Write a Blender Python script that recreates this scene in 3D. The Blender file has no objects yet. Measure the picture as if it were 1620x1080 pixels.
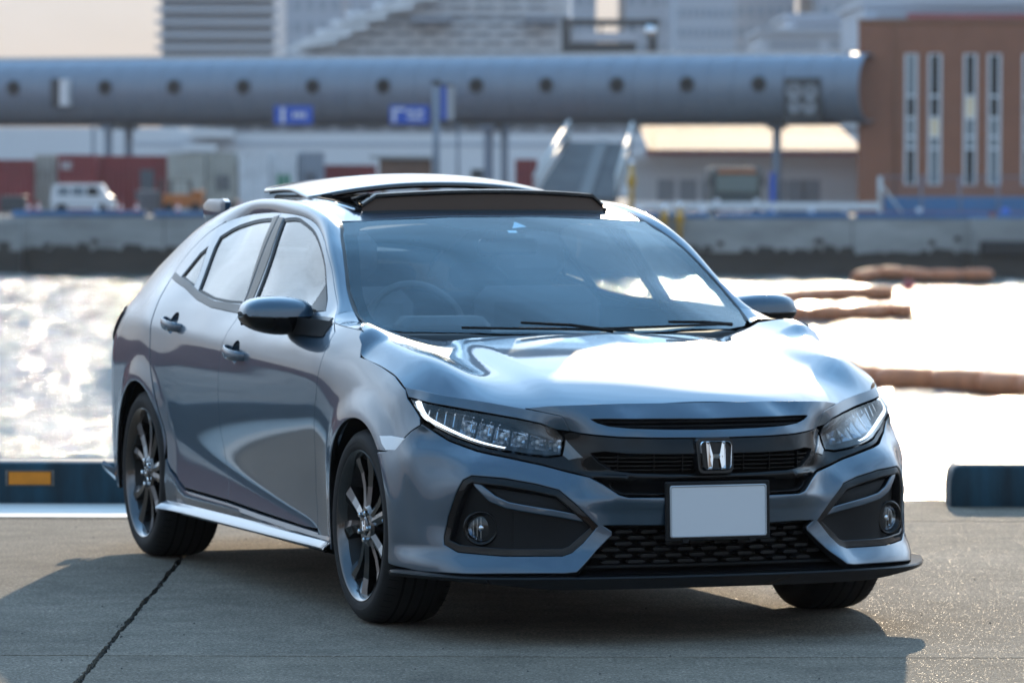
import bpy, math, random
import numpy as np
from mathutils import Vector, Matrix
from mathutils.geometry import delaunay_2d_cdt
R = math.radians
SC = bpy.context.scene
C = SC.collection
# ------------------------------------------------------------------ camera
YAW = 0.3471                                   # the car stands turned by this much to the line of sight
cam_d = bpy.data.cameras.new('camera'); cam = bpy.data.objects.new('camera', cam_d); C.objects.link(cam)
SC.camera = cam
def car_to_world(p):
    c, s = math.cos(YAW), math.sin(YAW)
    return (c*p[0]-s*p[1], s*p[0]+c*p[1], p[2])
CAMP = car_to_world((-5.464, -14.114, 1.509))
cam.location = CAMP
cam.rotation_euler = (math.pi/2-0.039, -0.0027, 0)
cam_d.sensor_width = 36.0
cam_d.lens = 158.6
cam_d.clip_end = 6000
cam_d.dof.use_dof = True
cam_d.dof.focus_distance = 13.6
cam_d.dof.aperture_fstop = 5.6
# ------------------------------------------------------------------ sky, sun, exposure
SUN_EL, SUN_AZ = 17.0, 4.5                       # azimuth measured from +Y towards +X
w = bpy.data.worlds.new('World'); SC.world = w; w.use_nodes = True
nt = w.node_tree; nt.nodes.clear()
sky = nt.nodes.new('ShaderNodeTexSky'); sky.sky_type = 'NISHITA'; sky.sun_disc = False
sky.sun_elevation = R(SUN_EL); sky.sun_rotation = R(SUN_AZ)
sky.air_density = 1.0; sky.dust_density = 0.35; sky.ozone_density = 1.0
bg = nt.nodes.new('ShaderNodeBackground'); bg.inputs['Strength'].default_value = 0.10
wo = nt.nodes.new('ShaderNodeOutputWorld')
# a thin bright cloud veil over the clear sky: warm and pale low down, blue overhead, with soft streaks
def _nd(t, **k):
    q = nt.nodes.new(t)
    for a, v in k.items(): setattr(q, a, v)
    return q
geo = _nd('ShaderNodeTexCoord'); sep = _nd('ShaderNodeSeparateXYZ'); nt.links.new(geo.outputs['Generated'], sep.inputs[0])
el = _nd('ShaderNodeValToRGB'); nt.links.new(sep.outputs[2], el.inputs[0])
VEIL = ((0.0, (4.3, 4.1, 4.5)), (0.085, (5.6, 6.0, 6.8)), (0.22, (7.8, 9.4, 11.2)), (0.45, (6.2, 8.8, 11.8)), (0.75, (3.3, 6.7, 11.0)), (1.0, (3.0, 5.9, 10.0)))
while len(el.color_ramp.elements) < len(VEIL): el.color_ramp.elements.new(0.5)
for e_, (p_, c_) in zip(el.color_ramp.elements, VEIL): e_.position = p_; e_.color = (*c_, 1)
mp_ = _nd('ShaderNodeMapping'); mp_.inputs['Scale'].default_value = (1.0, 1.0, 3.2); nt.links.new(geo.outputs['Generated'], mp_.inputs[0])
cn = _nd('ShaderNodeTexNoise'); cn.inputs['Scale'].default_value = 3.0; cn.inputs['Detail'].default_value = 6; cn.inputs['Roughness'].default_value = 0.6; nt.links.new(mp_.outputs[0], cn.inputs['Vector'])
cr_ = _nd('ShaderNodeMapRange'); cr_.inputs[1].default_value = 0.38; cr_.inputs[2].default_value = 0.66; cr_.inputs[3].default_value = 1.08; cr_.inputs[4].default_value = 0.72; nt.links.new(cn.outputs['Fac'], cr_.inputs[0])
# the veil glows more on the sun's side, above the low cloud bank
dt_ = _nd('ShaderNodeVectorMath', operation='DOT_PRODUCT'); nt.links.new(geo.outputs['Generated'], dt_.inputs[0]); dt_.inputs[1].default_value = (math.sin(R(SUN_AZ)), math.cos(R(SUN_AZ)), 0.15)
g1_ = _nd('ShaderNodeMapRange', interpolation_type='SMOOTHSTEP'); g1_.inputs[1].default_value = 0.0; g1_.inputs[2].default_value = 1.0; nt.links.new(dt_.outputs['Value'], g1_.inputs[0])
g2_ = _nd('ShaderNodeMapRange', interpolation_type='SMOOTHSTEP'); g2_.inputs[1].default_value = 0.07; g2_.inputs[2].default_value = 0.24; nt.links.new(sep.outputs[2], g2_.inputs[0])
gg_ = _nd('ShaderNodeMath', operation='MULTIPLY'); nt.links.new(g1_.outputs[0], gg_.inputs[0]); nt.links.new(g2_.outputs[0], gg_.inputs[1])
ga_ = _nd('ShaderNodeMath', operation='MULTIPLY_ADD'); nt.links.new(gg_.outputs[0], ga_.inputs[0]); ga_.inputs[1].default_value = 1.6; ga_.inputs[2].default_value = 1.05
gm_ = _nd('ShaderNodeMath', operation='MULTIPLY'); nt.links.new(ga_.outputs[0], gm_.inputs[0]); nt.links.new(cr_.outputs[0], gm_.inputs[1])
vm = _nd('ShaderNodeVectorMath', operation='SCALE'); nt.links.new(el.outputs[0], vm.inputs[0]); nt.links.new(gm_.outputs[0], vm.inputs['Scale'])
mx_ = _nd('ShaderNodeMix', data_type='RGBA'); mx_.inputs[0].default_value = 0.89
nt.links.new(sky.outputs[0], mx_.inputs[6]); nt.links.new(vm.outputs[0], mx_.inputs[7])
nt.links.new(mx_.outputs[2], bg.inputs[0]); nt.links.new(bg.outputs[0], wo.inputs[0])
sun_d = bpy.data.lights.new('sun', 'SUN'); sun = bpy.data.objects.new('sun', sun_d); C.objects.link(sun)
sun_d.energy = 4.4; sun_d.angle = R(0.6); sun_d.color = (1.0, 0.80, 0.56)
sun.rotation_euler = (R(90-SUN_EL), 0, R(180-SUN_AZ)); sun.location = (20, 60, 40)
SC.view_settings.view_transform = 'Standard'; SC.view_settings.look = 'None'
SC.view_settings.exposure = 0.08; SC.view_settings.gamma = 1.0
SC.render.engine = 'CYCLES'
SC.cycles.use_denoising = True
SC.cycles.max_bounces = 10; SC.cycles.transparent_max_bounces = 16
SC.cycles.caustics_reflective = False; SC.cycles.caustics_refractive = False
SC.cycles.sample_clamp_indirect = 6.0
# ------------------------------------------------------------------ materials
def mat(name, col, rough=0.5, metal=0.0, spec=0.5, coat=0.0, coat_rough=0.03, emit=None, noise=None, bump=None, alpha=None, ior=None):
    """noise=(scale, amount, stretch xyz) varies the colour, bump=(scale, strength)."""
    m = bpy.data.materials.new(name); m.use_nodes = True
    n = m.node_tree.nodes; l = m.node_tree.links
    b = n['Principled BSDF']
    b.inputs['Base Color'].default_value = (*col, 1); b.inputs['Roughness'].default_value = rough
    b.inputs['Metallic'].default_value = metal; b.inputs['Specular IOR Level'].default_value = spec
    b.inputs['Coat Weight'].default_value = coat; b.inputs['Coat Roughness'].default_value = coat_rough
    if ior: b.inputs['IOR'].default_value = ior
    if emit:
        b.inputs['Emission Color'].default_value = (*emit[:3], 1); b.inputs['Emission Strength'].default_value = emit[3]
    tc = n.new('ShaderNodeTexCoord')
    if noise:
        mp = n.new('ShaderNodeMapping'); l.new(tc.outputs['Object'], mp.inputs[0])
        if len(noise) > 2: mp.inputs['Scale'].default_value = noise[2]
        tx = n.new('ShaderNodeTexNoise'); tx.inputs['Scale'].default_value = noise[0]; tx.inputs['Detail'].default_value = 6
        tx.inputs['Roughness'].default_value = 0.6
        l.new(mp.outputs[0], tx.inputs['Vector'])
        cr = n.new('ShaderNodeMapRange'); l.new(tx.outputs['Fac'], cr.inputs[0])
        cr.inputs[1].default_value = 0.3; cr.inputs[2].default_value = 0.7
        cr.inputs[3].default_value = 1-noise[1]; cr.inputs[4].default_value = 1+noise[1]
        mx = n.new('ShaderNodeMix'); mx.data_type = 'RGBA'; mx.blend_type = 'MULTIPLY'; mx.inputs[0].default_value = 1
        mx.inputs[6].default_value = (*col, 1); l.new(cr.outputs[0], mx.inputs[7]); l.new(mx.outputs[2], b.inputs['Base Color'])
    if bump:
        t2 = n.new('ShaderNodeTexNoise'); t2.inputs['Scale'].default_value = bump[0]; t2.inputs['Detail'].default_value = 5
        l.new(tc.outputs['Object'], t2.inputs['Vector'])
        bp = n.new('ShaderNodeBump'); bp.inputs['Strength'].default_value = bump[1]; bp.inputs['Distance'].default_value = 0.01 if len(bump) < 3 else bump[2]
        l.new(t2.outputs['Fac'], bp.inputs['Height']); l.new(bp.outputs[0], b.inputs['Normal'])
    return m
def glass(name, tint=(0.8, 0.85, 0.85), rough=0.0, ior=1.52, boost=1.0, coatc=(1, 1, 1)):
    m = bpy.data.materials.new(name); m.use_nodes = True
    n = m.node_tree.nodes; l = m.node_tree.links; n.clear()
    o = n.new('ShaderNodeOutputMaterial'); mx = n.new('ShaderNodeMixShader'); tr = n.new('ShaderNodeBsdfTransparent')
    gl = n.new('ShaderNodeBsdfGlossy'); fr = n.new('ShaderNodeFresnel'); fr.inputs[0].default_value = ior
    mu = n.new('ShaderNodeMath'); mu.operation = 'MULTIPLY'; mu.inputs[1].default_value = boost; mu.use_clamp = True
    tr.inputs[0].default_value = (*tint, 1); gl.inputs['Roughness'].default_value = rough; gl.inputs[0].default_value = (*coatc, 1)
    ge = n.new('ShaderNodeNewGeometry'); io = n.new('ShaderNodeMapRange'); io.inputs[3].default_value = ior; io.inputs[4].default_value = 1/ior   # same reflection from either face of a pane
    l.new(ge.outputs['Backfacing'], io.inputs[0]); l.new(io.outputs[0], fr.inputs[0])
    l.new(fr.outputs[0], mu.inputs[0]); l.new(mu.outputs[0], mx.inputs[0]); l.new(tr.outputs[0], mx.inputs[1]); l.new(gl.outputs[0], mx.inputs[2]); l.new(mx.outputs[0], o.inputs[0])
    return m
# ------------------------------------------------------------------ object helpers
def tag(o, label=None, cat=None, group=None, kind=None):
    if label: o['label'] = label
    if cat: o['category'] = cat
    if group: o['group'] = group
    if kind: o['kind'] = kind
    return o
def empty(name, loc=(0, 0, 0), rz=0.0):
    o = bpy.data.objects.new(name, None); C.objects.link(o); o.location = loc; o.rotation_euler = (0, 0, rz); return o
def mesh_obj(name, verts, faces, m, parent=None, smooth=False, loc=None):
    me = bpy.data.meshes.new(name); me.from_pydata([tuple(v) for v in verts], [], faces)
    if smooth: me.polygons.foreach_set('use_smooth', [True]*len(me.polygons))
    if m: me.materials.append(m)
    me.update(); o = bpy.data.objects.new(name, me); C.objects.link(o)
    if parent: o.parent = parent
    if loc: o.location = loc
    return o
def copy_tree(o, parent=None):
    c = o.copy(); C.objects.link(c); c.parent = parent if parent else o.parent
    for ch in list(o.children): copy_tree(ch, c)
    return c
class MB:
    """collects shapes for one mesh"""
    def __init__(s): s.v = []; s.f = []
    def add(s, v, f):
        b = len(s.v); s.v += [tuple(p) for p in v]; s.f += [tuple(b+i for i in q) for q in f]; return s
    def box(s, x0, x1, y0, y1, z0, z1):
        return s.add([(x0,y0,z0),(x1,y0,z0),(x1,y1,z0),(x0,y1,z0),(x0,y0,z1),(x1,y0,z1),(x1,y1,z1),(x0,y1,z1)],
                     [(0,3,2,1),(4,5,6,7),(0,1,5,4),(1,2,6,5),(2,3,7,6),(3,0,4,7)])
    def bbox(s, x0, x1, y0, y1, z0, z1, b):
        """box with bevelled vertical-and-horizontal edges (chamfer b)"""
        xs=(x0,x1); ys=(y0,y1); zs=(z0,z1); v=[]; idx={}
        for i in (0,1):
            for j in (0,1):
                for k in (0,1):
                    sx=(b if i==0 else -b); sy=(b if j==0 else -b); sz=(b if k==0 else -b)
                    X,Y,Z=xs[i],ys[j],zs[k]
                    for a,p in (('x',(X,Y+sy,Z+sz)),('y',(X+sx,Y,Z+sz)),('z',(X+sx,Y+sy,Z))):
                        idx[(i,j,k,a)]=len(v); v.append(p)
        f=[]
        for i in (0,1):
            q=[idx[(i,0,0,'x')],idx[(i,1,0,'x')],idx[(i,1,1,'x')],idx[(i,0,1,'x')]]; f.append(q if i else q[::-1])
            q=[idx[(0,i,0,'y')],idx[(0,i,1,'y')],idx[(1,i,1,'y')],idx[(1,i,0,'y')]]; f.append(q if i else q[::-1])
            q=[idx[(0,0,i,'z')],idx[(1,0,i,'z')],idx[(1,1,i,'z')],idx[(0,1,i,'z')]]; f.append(q if i else q[::-1])
        for i in (0,1):
            for j in (0,1):
                f.append([idx[(i,j,0,'x')],idx[(i,j,1,'x')],idx[(i,j,1,'y')],idx[(i,j,0,'y')]])
                f.append([idx[(i,0,j,'x')],idx[(i,1,j,'x')],idx[(i,1,j,'z')],idx[(i,0,j,'z')]])
                f.append([idx[(0,i,j,'y')],idx[(1,i,j,'y')],idx[(1,i,j,'z')],idx[(0,i,j,'z')]])
                for k in (0,1): f.append([idx[(i,j,k,'x')],idx[(i,j,k,'y')],idx[(i,j,k,'z')]])
        return s.add(v,f)
    def tube(s, pts, r, n=8, cap=True):
        pts=[Vector(p) for p in pts]; rr=r if isinstance(r,(list,tuple)) else [r]*len(pts); v=[]; f=[]
        t0=None; up=Vector((0,0,1))
        for i,p in enumerate(pts):
            t=((pts[min(i+1,len(pts)-1)]-pts[max(i-1,0)])).normalized()
            a=t.cross(up)
            if a.length<1e-3: a=t.cross(Vector((1,0,0)))
            a.normalize(); b=t.cross(a)
            for k in range(n):
                th=2*math.pi*k/n; v.append(p+(a*math.cos(th)+b*math.sin(th))*rr[i])
        for i in range(len(pts)-1):
            for k in range(n):
                f.append((i*n+k,i*n+(k+1)%n,(i+1)*n+(k+1)%n,(i+1)*n+k))
        if cap: f.append(tuple(range(n))[::-1]); f.append(tuple((len(pts)-1)*n+k for k in range(n)))
        return s.add(v,f)
    def lathe(s, prof, n=24, axis='x', cen=(0,0,0)):
        """prof: list of (axial, radius)"""
        v=[]; f=[]
        for a,r in prof:
            for k in range(n):
                th=2*math.pi*k/n; c,q=r*math.cos(th),r*math.sin(th)
                p={'x':(a,c,q),'y':(c,a,q),'z':(c,q,a)}[axis]; v.append((p[0]+cen[0],p[1]+cen[1],p[2]+cen[2]))
        for i in range(len(prof)-1):
            for k in range(n): f.append((i*n+k,i*n+(k+1)%n,(i+1)*n+(k+1)%n,(i+1)*n+k))
        return s.add(v,f)
    def prism(s, pts, z0, z1):
        n=len(pts); v=[(p[0],p[1],z0) for p in pts]+[(p[0],p[1],z1) for p in pts]
        return s.add(v,[tuple(range(n))[::-1],tuple(range(n,2*n))]+[(i,(i+1)%n,n+(i+1)%n,n+i) for i in range(n)])
    def xf(s, M):
        s.v=[tuple(M@Vector(p)) for p in s.v]; return s
    def build(s, name, m, parent=None, smooth=False, loc=None): return mesh_obj(name,s.v,s.f,m,parent,smooth,loc)
def box_obj(name, x0, x1, y0, y1, z0, z1, m, parent=None): return MB().box(x0,x1,y0,y1,z0,z1).build(name,m,parent)
def smooth_by_angle(o, a=35):
    """smooth shading with sharp edges marked where faces meet at more than a degrees"""
    me=o.data; me.polygons.foreach_set('use_smooth',[True]*len(me.polygons))
    import bmesh
    bm=bmesh.new(); bm.from_mesh(me); bmesh.ops.recalc_face_normals(bm,faces=bm.faces)
    for e in bm.edges:
        e.smooth = not (len(e.link_faces)!=2 or e.calc_face_angle(0)>R(a))
    bm.to_mesh(me); bm.free(); return o
# ------------------------------------------------------------------ smooth surfaces through measured points
class TPS:
    def __init__(s, P, V, lam=1e-4):
        P=np.array(P,float); V=np.array(V,float); s.P=P; n=len(P)
        D=np.linalg.norm(P[:,None]-P[None],axis=2); K=s.k(D)+np.diag(np.ones(n)*np.array(lam))
        A=np.zeros((n+3,n+3)); A[:n,:n]=K; A[:n,n]=1; A[:n,n+1:]=P; A[n,:n]=1; A[n+1:,:n]=P.T
        s.w=np.linalg.solve(A,np.concatenate([V,np.zeros(3)]))
    def k(s,d): d=np.maximum(d,1e-9); return d*d*np.log(d)
    def __call__(s,u,v):
        Q=np.stack([u,v],-1); D=np.linalg.norm(Q[:,None]-s.P[None],axis=2)
        return s.k(D)@s.w[:-3]+s.w[-3]+Q@s.w[-2:]
def sm(a,b,x): t=np.clip((x-a)/(b-a),0,1); return t*t*(3-2*t)
def catmull(pts, n=6, closed=False):
    P=[np.array(p,float) for p in pts]; out=[]; N=len(P)
    for i in range(N if closed else N-1):
        p1,p2=P[i],P[(i+1)%N]
        p0=P[i-1] if (i>0 or closed) else 2*p1-p2
        p3=P[(i+2)%N] if (i+2<N or closed) else 2*p2-p1
        for k in range(n):
            t=k/n; out.append(0.5*((2*p1)+(-p0+p2)*t+(2*p0-5*p1+4*p2-p3)*t*t+(-p0+3*p1-3*p2+p3)*t**3))
    if not closed: out.append(P[-1])
    return out
def resample(poly, h):
    out=[]; n=len(poly)
    for i in range(n):
        a=np.array(poly[i],float); b=np.array(poly[(i+1)%n],float); k=max(1,int(np.linalg.norm(b-a)/h))
        for j in range(k): out.append(a+(b-a)*j/k)
    return np.array(out)
def inset(poly, g):
    """move every vertex of a dense closed polygon inwards by g"""
    P=np.array(poly); n=len(P); T=np.roll(P,-1,0)-np.roll(P,1,0); T/=np.maximum(np.linalg.norm(T,axis=1),1e-9)[:,None]
    area=0.5*np.sum(P[:,0]*np.roll(P[:,1],-1)-np.roll(P[:,0],-1)*P[:,1]); N=np.stack([-T[:,1],T[:,0]],1)*(1 if area>0 else -1)
    return P+N*g
def inside(P, poly):
    x,y=P[:,0],P[:,1]; r=np.zeros(len(P),bool); n=len(poly)
    for i in range(n):
        x0,y0=poly[i]; x1,y1=poly[(i+1)%n]
        if y0==y1: continue
        c=((y0>y)!=(y1>y))&(x<(x1-x0)*(y-y0)/(y1-y0)+x0); r^=c
    return r
EDGE_DARK=[]
def fmap_normals(f,u,v,e=2e-3):
    a=f(u+e,v)-f(u-e,v); b=f(u,v+e)-f(u,v-e); n=np.cross(a,b); return n/np.maximum(np.linalg.norm(n,axis=1),1e-12)[:,None]
def panel(name, f, outline, m, parent, sgn=1, holes=(), h=0.022, gap=0.0026, thick=0.014, out=(1,0,0), roll=0.0016, off=0.0, radial=False):
    """a curved sheet: outline (with holes) in the surface's own coordinates, mapped by f, edges rolled inwards"""
    loops=[inset(resample(outline,h*0.6),gap)]+[inset(resample(q,h*0.6),-gap) for q in holes]
    B=np.concatenate(loops); lo=B.min(0); hi=B.max(0)
    gx,gy=np.meshgrid(np.arange(lo[0]+h/2,hi[0],h),np.arange(lo[1]+h/2,hi[1],h*0.9)); gx=gx+((np.arange(gx.shape[0])%2)*h/2)[:,None]
    G=np.stack([gx.ravel(),gy.ravel()],1); ok=inside(G,loops[0])
    for q in loops[1:]: ok&=~inside(G,q)
    G=G[ok]
    if len(G): G=G[np.min(np.linalg.norm(G[:,None]-B[None],axis=2),axis=1)>h*0.42]
    P=np.concatenate([B,G]) if len(G) else B
    edges=[];o=0;lens=[]
    for q in loops:
        n=len(q); edges+=[(o+i,o+(i+1)%n) for i in range(n)]; lens.append((o,n)); o+=n
    res=delaunay_2d_cdt([Vector(p) for p in P],edges,[],0,1e-7)
    V=np.array([tuple(p) for p in res[0]]); F=np.array([t for t in res[2]]); cen=V[F].mean(1); ok=inside(cen,loops[0])
    for q in loops[1:]: ok&=~inside(cen,q)
    F=F[ok]; idx=list(range(len(V)))
    origmap={}
    for i,src in enumerate(res[3]):
        for sidx in src: origmap[sidx]=i
    X=f(V[:,0],V[:,1]); N=fmap_normals(f,V[:,0],V[:,1])
    ref=np.array(out,float)[None].repeat(len(V),0) if not radial else X-np.array([0,0.35,0])[None]*1.0
    if radial: ref[:,2]=0
    fl=np.sign(np.sum(N*ref,1)); fl[fl==0]=1; N*=fl[:,None]; X=X+N*off
    # face orientation
    fn=np.cross(X[F[:,1]]-X[F[:,0]],X[F[:,2]]-X[F[:,0]]); flip=np.sum(fn*N[F].mean(1),1)<0
    F[flip]=F[flip][:,::-1]
    verts=[X]; nors=[N]; faces=[tuple(t) for t in F]; base=len(X)
    if thick>0:
        for li,(o,n) in enumerate(lens):
            ids=np.array([origmap.get(o+i,o+i) for i in range(n)]); p=X[ids]; nn=N[ids]
            T=np.roll(p,-1,0)-np.roll(p,1,0); T/=np.maximum(np.linalg.norm(T,axis=1),1e-9)[:,None]
            O=np.cross(T,nn); O/=np.maximum(np.linalg.norm(O,axis=1),1e-9)[:,None]
            # outward: away from the sheet
            q=(f(*( (V[ids]-(inset(V[ids],0.004)-V[ids])*(1 if li==0 else -1)).T ))+nn*off)-p
            sg=np.sign(np.sum(O*q,1)); sg[sg==0]=1; O*=sg[:,None]
            r1=p+O*roll-nn*roll; r2=r1-nn*thick
            n1=nn+O; n1/=np.linalg.norm(n1,axis=1)[:,None]
            verts+=[r1,r2]; nors+=[n1,O]
            b1=base; b2=base+n; base+=2*n
            for i in range(n):
                j=(i+1)%n
                for a,bb,c,d in ((ids[i],ids[j],b1+j,b1+i),(b1+i,b1+j,b2+j,b2+i)):
                    faces.append((int(a),int(bb),int(c),int(d)))
    X=np.concatenate(verts); N=np.concatenate(nors)
    # orient rim quads along their normals
    ff=[]
    for q in faces:
        if len(q)==4:
            a=np.cross(X[q[2]]-X[q[0]],X[q[3]]-X[q[1]])
            if np.dot(a,N[q[2]]+N[q[3]])<0: q=q[::-1]
        ff.append(q)
    if sgn<0:
        X=X*np.array([-1,1,1]); N=N*np.array([-1,1,1]); ff=[q[::-1] for q in ff]
    nrim=[len(q)==4 for q in ff]
    ob=mesh_obj(name,X.tolist(),[tuple(int(k) for k in q) for q in ff],m,parent,smooth=True)
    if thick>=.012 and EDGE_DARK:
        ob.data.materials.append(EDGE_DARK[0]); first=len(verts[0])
        # the shade in every shut line is painted: its inner half takes a dark material
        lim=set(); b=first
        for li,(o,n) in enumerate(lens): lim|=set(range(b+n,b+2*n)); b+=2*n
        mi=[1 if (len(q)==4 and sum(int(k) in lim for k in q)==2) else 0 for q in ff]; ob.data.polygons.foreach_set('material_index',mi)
    ob.data.normals_split_custom_set_from_vertices(N.tolist())
    return ob
def grid_obj(name, X, m, parent, sgn=1, hint=None, smooth=True):
    """X: array (rows, cols, 3)"""
    r,c=X.shape[:2]; v=X.reshape(-1,3).copy(); f=[(i*c+j,i*c+j+1,(i+1)*c+j+1,(i+1)*c+j) for i in range(r-1) for j in range(c-1)]
    if hint is not None:
        i=(r//2)*c+c//2; q=(i,i+1,i+c+1,i+c) if (c//2+1<c and r//2+1<r) else (0,1,c+1,c)
        a=np.cross(v[q[2]]-v[q[0]],v[q[3]]-v[q[1]])
        if np.dot(a,hint)<0: f=[t[::-1] for t in f]
    if sgn<0: v=v*np.array([-1,1,1]); f=[t[::-1] for t in f]
    return mesh_obj(name,v.tolist(),f,m,parent,smooth)
# ================================================================== CAR: surfaces (car coordinates: x lateral, y back from the front axle, z up)
_side={ -0.45:{.2:.862,.3:.868,.45:.868,.58:.858,.67:.828,.74:.79},
 -0.30:{.2:.885,.3:.890,.45:.891,.6:.882,.7:.860,.785:.836,.83:.80},
 -0.15:{.3:.890,.45:.893,.6:.891,.72:.874,.80:.850,.86:.815},
 0.1:{.3:.885,.45:.888,.6:.893,.75:.880,.85:.850,.90:.828},
 0.3:{.2:.865,.3:.868,.45:.874,.6:.886,.75:.882,.86:.858,.93:.827,.97:.805},
 0.5:{.2:.862,.3:.860,.45:.866,.6:.880,.75:.884,.85:.868,.93:.840,.975:.805},
 1.0:{.2:.862,.3:.856,.45:.868,.6:.884,.75:.892,.85:.882,.92:.857,.98:.812,1.05:.765,1.12:.730,1.2:.696,1.28:.655},
 1.6:{.2:.862,.3:.857,.45:.870,.6:.887,.75:.896,.85:.886,.93:.860,1.0:.815,1.1:.764,1.2:.715,1.3:.660,1.34:.632},
 2.2:{.2:.862,.3:.862,.45:.876,.6:.893,.75:.901,.85:.894,.93:.870,1.0:.825,1.1:.766,1.2:.708,1.28:.652,1.33:.615},
 2.7:{.3:.885,.45:.897,.6:.904,.75:.905,.85:.899,.93:.876,1.0:.836,1.08:.775,1.17:.723,1.25:.672},
 3.1:{.25:.873,.45:.882,.65:.885,.80:.878,.90:.856,1.0:.79,1.08:.732,1.15:.675},
 3.35:{.25:.825,.45:.842,.65:.845,.80:.832,.90:.800,.98:.74},
 3.5:{.25:.73,.45:.755,.65:.755,.80:.735,.92:.68}}
# the doors' lower body: one even profile in height, gently bowed in plan
_gz=np.polyfit([.2,.3,.38,.45,.6,.68,.75,.80,.85,.93],[.862,.857,.862,.870,.887,.8935,.896,.894,.887,.861],4)
def _door(y,z): return np.polyval(_gz,z)-.0035*((y-1.75)/1.1)**2
for y_ in (.5,1.0,1.6,2.2): _side[y_]={**{z_:x_ for z_,x_ in _side[y_].items() if z_>.94},**{z_:_door(y_,z_) for z_ in (.2,.3,.45,.6,.75,.85,.93)}}
for y_ in (.75,1.3,1.9): _side[y_]={z_:_door(y_,z_) for z_ in (.2,.3,.45,.6,.75,.85,.93)}
_P=[];_V=[]
for y_,d_ in _side.items():
    for z_,x_ in d_.items(): _P.append((y_,z_*1.6)); _V.append(x_)
for y_,z_,x_ in ((1.244,1.295,.65),(1.057,1.237,.678),(.966,1.198,.695),(.896,1.157,.706),(.758,1.072,.734),(.666,1.009,.762),(2.42,1.293,.657),(2.56,1.237,.69),(2.65,1.163,.73)): _P.append((y_,z_*1.6)); _V.append(x_)
_SX=TPS(_P,_V,[.03 if (p[1]<.94*1.6 and .15<p[0]<2.8) else 6e-3 for p in _P])
ARCH_R=0.352
def _sp(t): return np.logaddexp(0, t)
def flare(y,z):
    d=0
    for cy in (0.0,2.70):
        r=np.hypot(y-cy,z-0.325); t=np.clip(1-(r-ARCH_R)/0.11,0,1); d=d+0.017*t*t*(3-2*t)*(r<0.6)
    return d
def side_x(y,z):
    y=np.asarray(y,float); z=np.asarray(z,float); x=_SX(y,z*1.6); wd=sm(.30,.80,y)*(1-sm(2.05,2.5,y))*(1-sm(.86,.95,z)); x=x*(1-wd)+_door(y,z)*wd
    # lower door wedge: below a line rising to the rear the skin kicks outwards
    zl=0.262+(y-0.5)*0.125; d=_sp((zl-z)/.016)*.016; k=sm(0.45,0.7,y)*(1-sm(2.35,2.55,y)); x=x+0.16*d*k
    # shoulder crease through the handles
    zc=0.80+0.045*(y-0.5); q=(z-zc)/0.035; x=x+0.0030*np.exp(-q*q*.8)*sm(0.2,0.8,y)
    return x+flare(y,z)
def f_side(u,v): return np.stack([side_x(u,v),u,v],-1)
# front: polar about (0,0.35); u = angle*1.2, v = z
_fr=[(0,-.79,.752),(0,-.835,.722),(0,-.868,.69),(0,-.893,.64),(0,-.905,.6),(0,-.917,.54),(0,-.925,.47),(0,-.922,.42),(0,-.915,.37),(0,-.905,.3),(0,-.91,.22),
 (.25,-.772,.745),(.25,-.842,.70),(.25,-.872,.62),(.25,-.905,.54),(.25,-.912,.45),(.25,-.90,.37),(.25,-.892,.28),(.25,-.905,.22),
 (.376,-.784,.704),(.453,-.731,.712),(.446,-.72,.64),(.455,-.738,.59),(.403,-.824,.496),(.40,-.78,.62),(.287,-.912,.507),(.372,-.862,.375),(.334,-.872,.352),(.459,-.887,.231),(.483,-.818,.482),(.493,-.831,.279),
 (.545,-.634,.734),(.56,-.67,.64),(.60,-.70,.58),(.62,-.76,.50),(.62,-.775,.36),(.62,-.80,.22),
 (.66,-.53,.744),(.67,-.575,.66),(.743,-.68,.527),(.74,-.685,.40),(.74,-.69,.27),(.76,-.70,.21),
 (.82,-.345,.756),(.811,-.44,.661),(.807,-.58,.36),(.807,-.598,.303),(.81,-.60,.22),(.80,-.52,.58),(.815,-.55,.5)]
_P=[];_V=[]
def _pol(x,y): return math.atan2(x,0.35-y)*1.2, math.hypot(x,0.35-y)
for x_,y_,z_ in _fr:
    for s_ in ((1,-1) if x_ else (1,)):
        a_,r_=_pol(x_*s_,y_); _P.append((a_,z_)); _V.append(r_)
for y_ in (-0.45,-0.30,-0.15):
    for z_ in (.2,.32,.45,.58,.68,.76):
        if y_==-0.45 and z_>.7: continue
        x_=float(_SX(np.array([y_]),np.array([z_*1.6]))[0])
        for s_ in (1,-1):
            a_,r_=_pol(x_*s_,y_); _P.append((a_,z_)); _V.append(r_)
_FR=TPS(_P,_V,4e-4)
def f_front0(u,v):
    u=np.asarray(u,float); v=np.asarray(v,float); r=_FR(u,v); a=u/1.2
    return np.stack([r*np.sin(a),0.35-r*np.cos(a),v],-1)
def f_front(u,v):
    p=f_front0(u,v); k=flare(p[:,1],p[:,2]); p[:,0]+=np.sign(p[:,0])*k; return p
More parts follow.
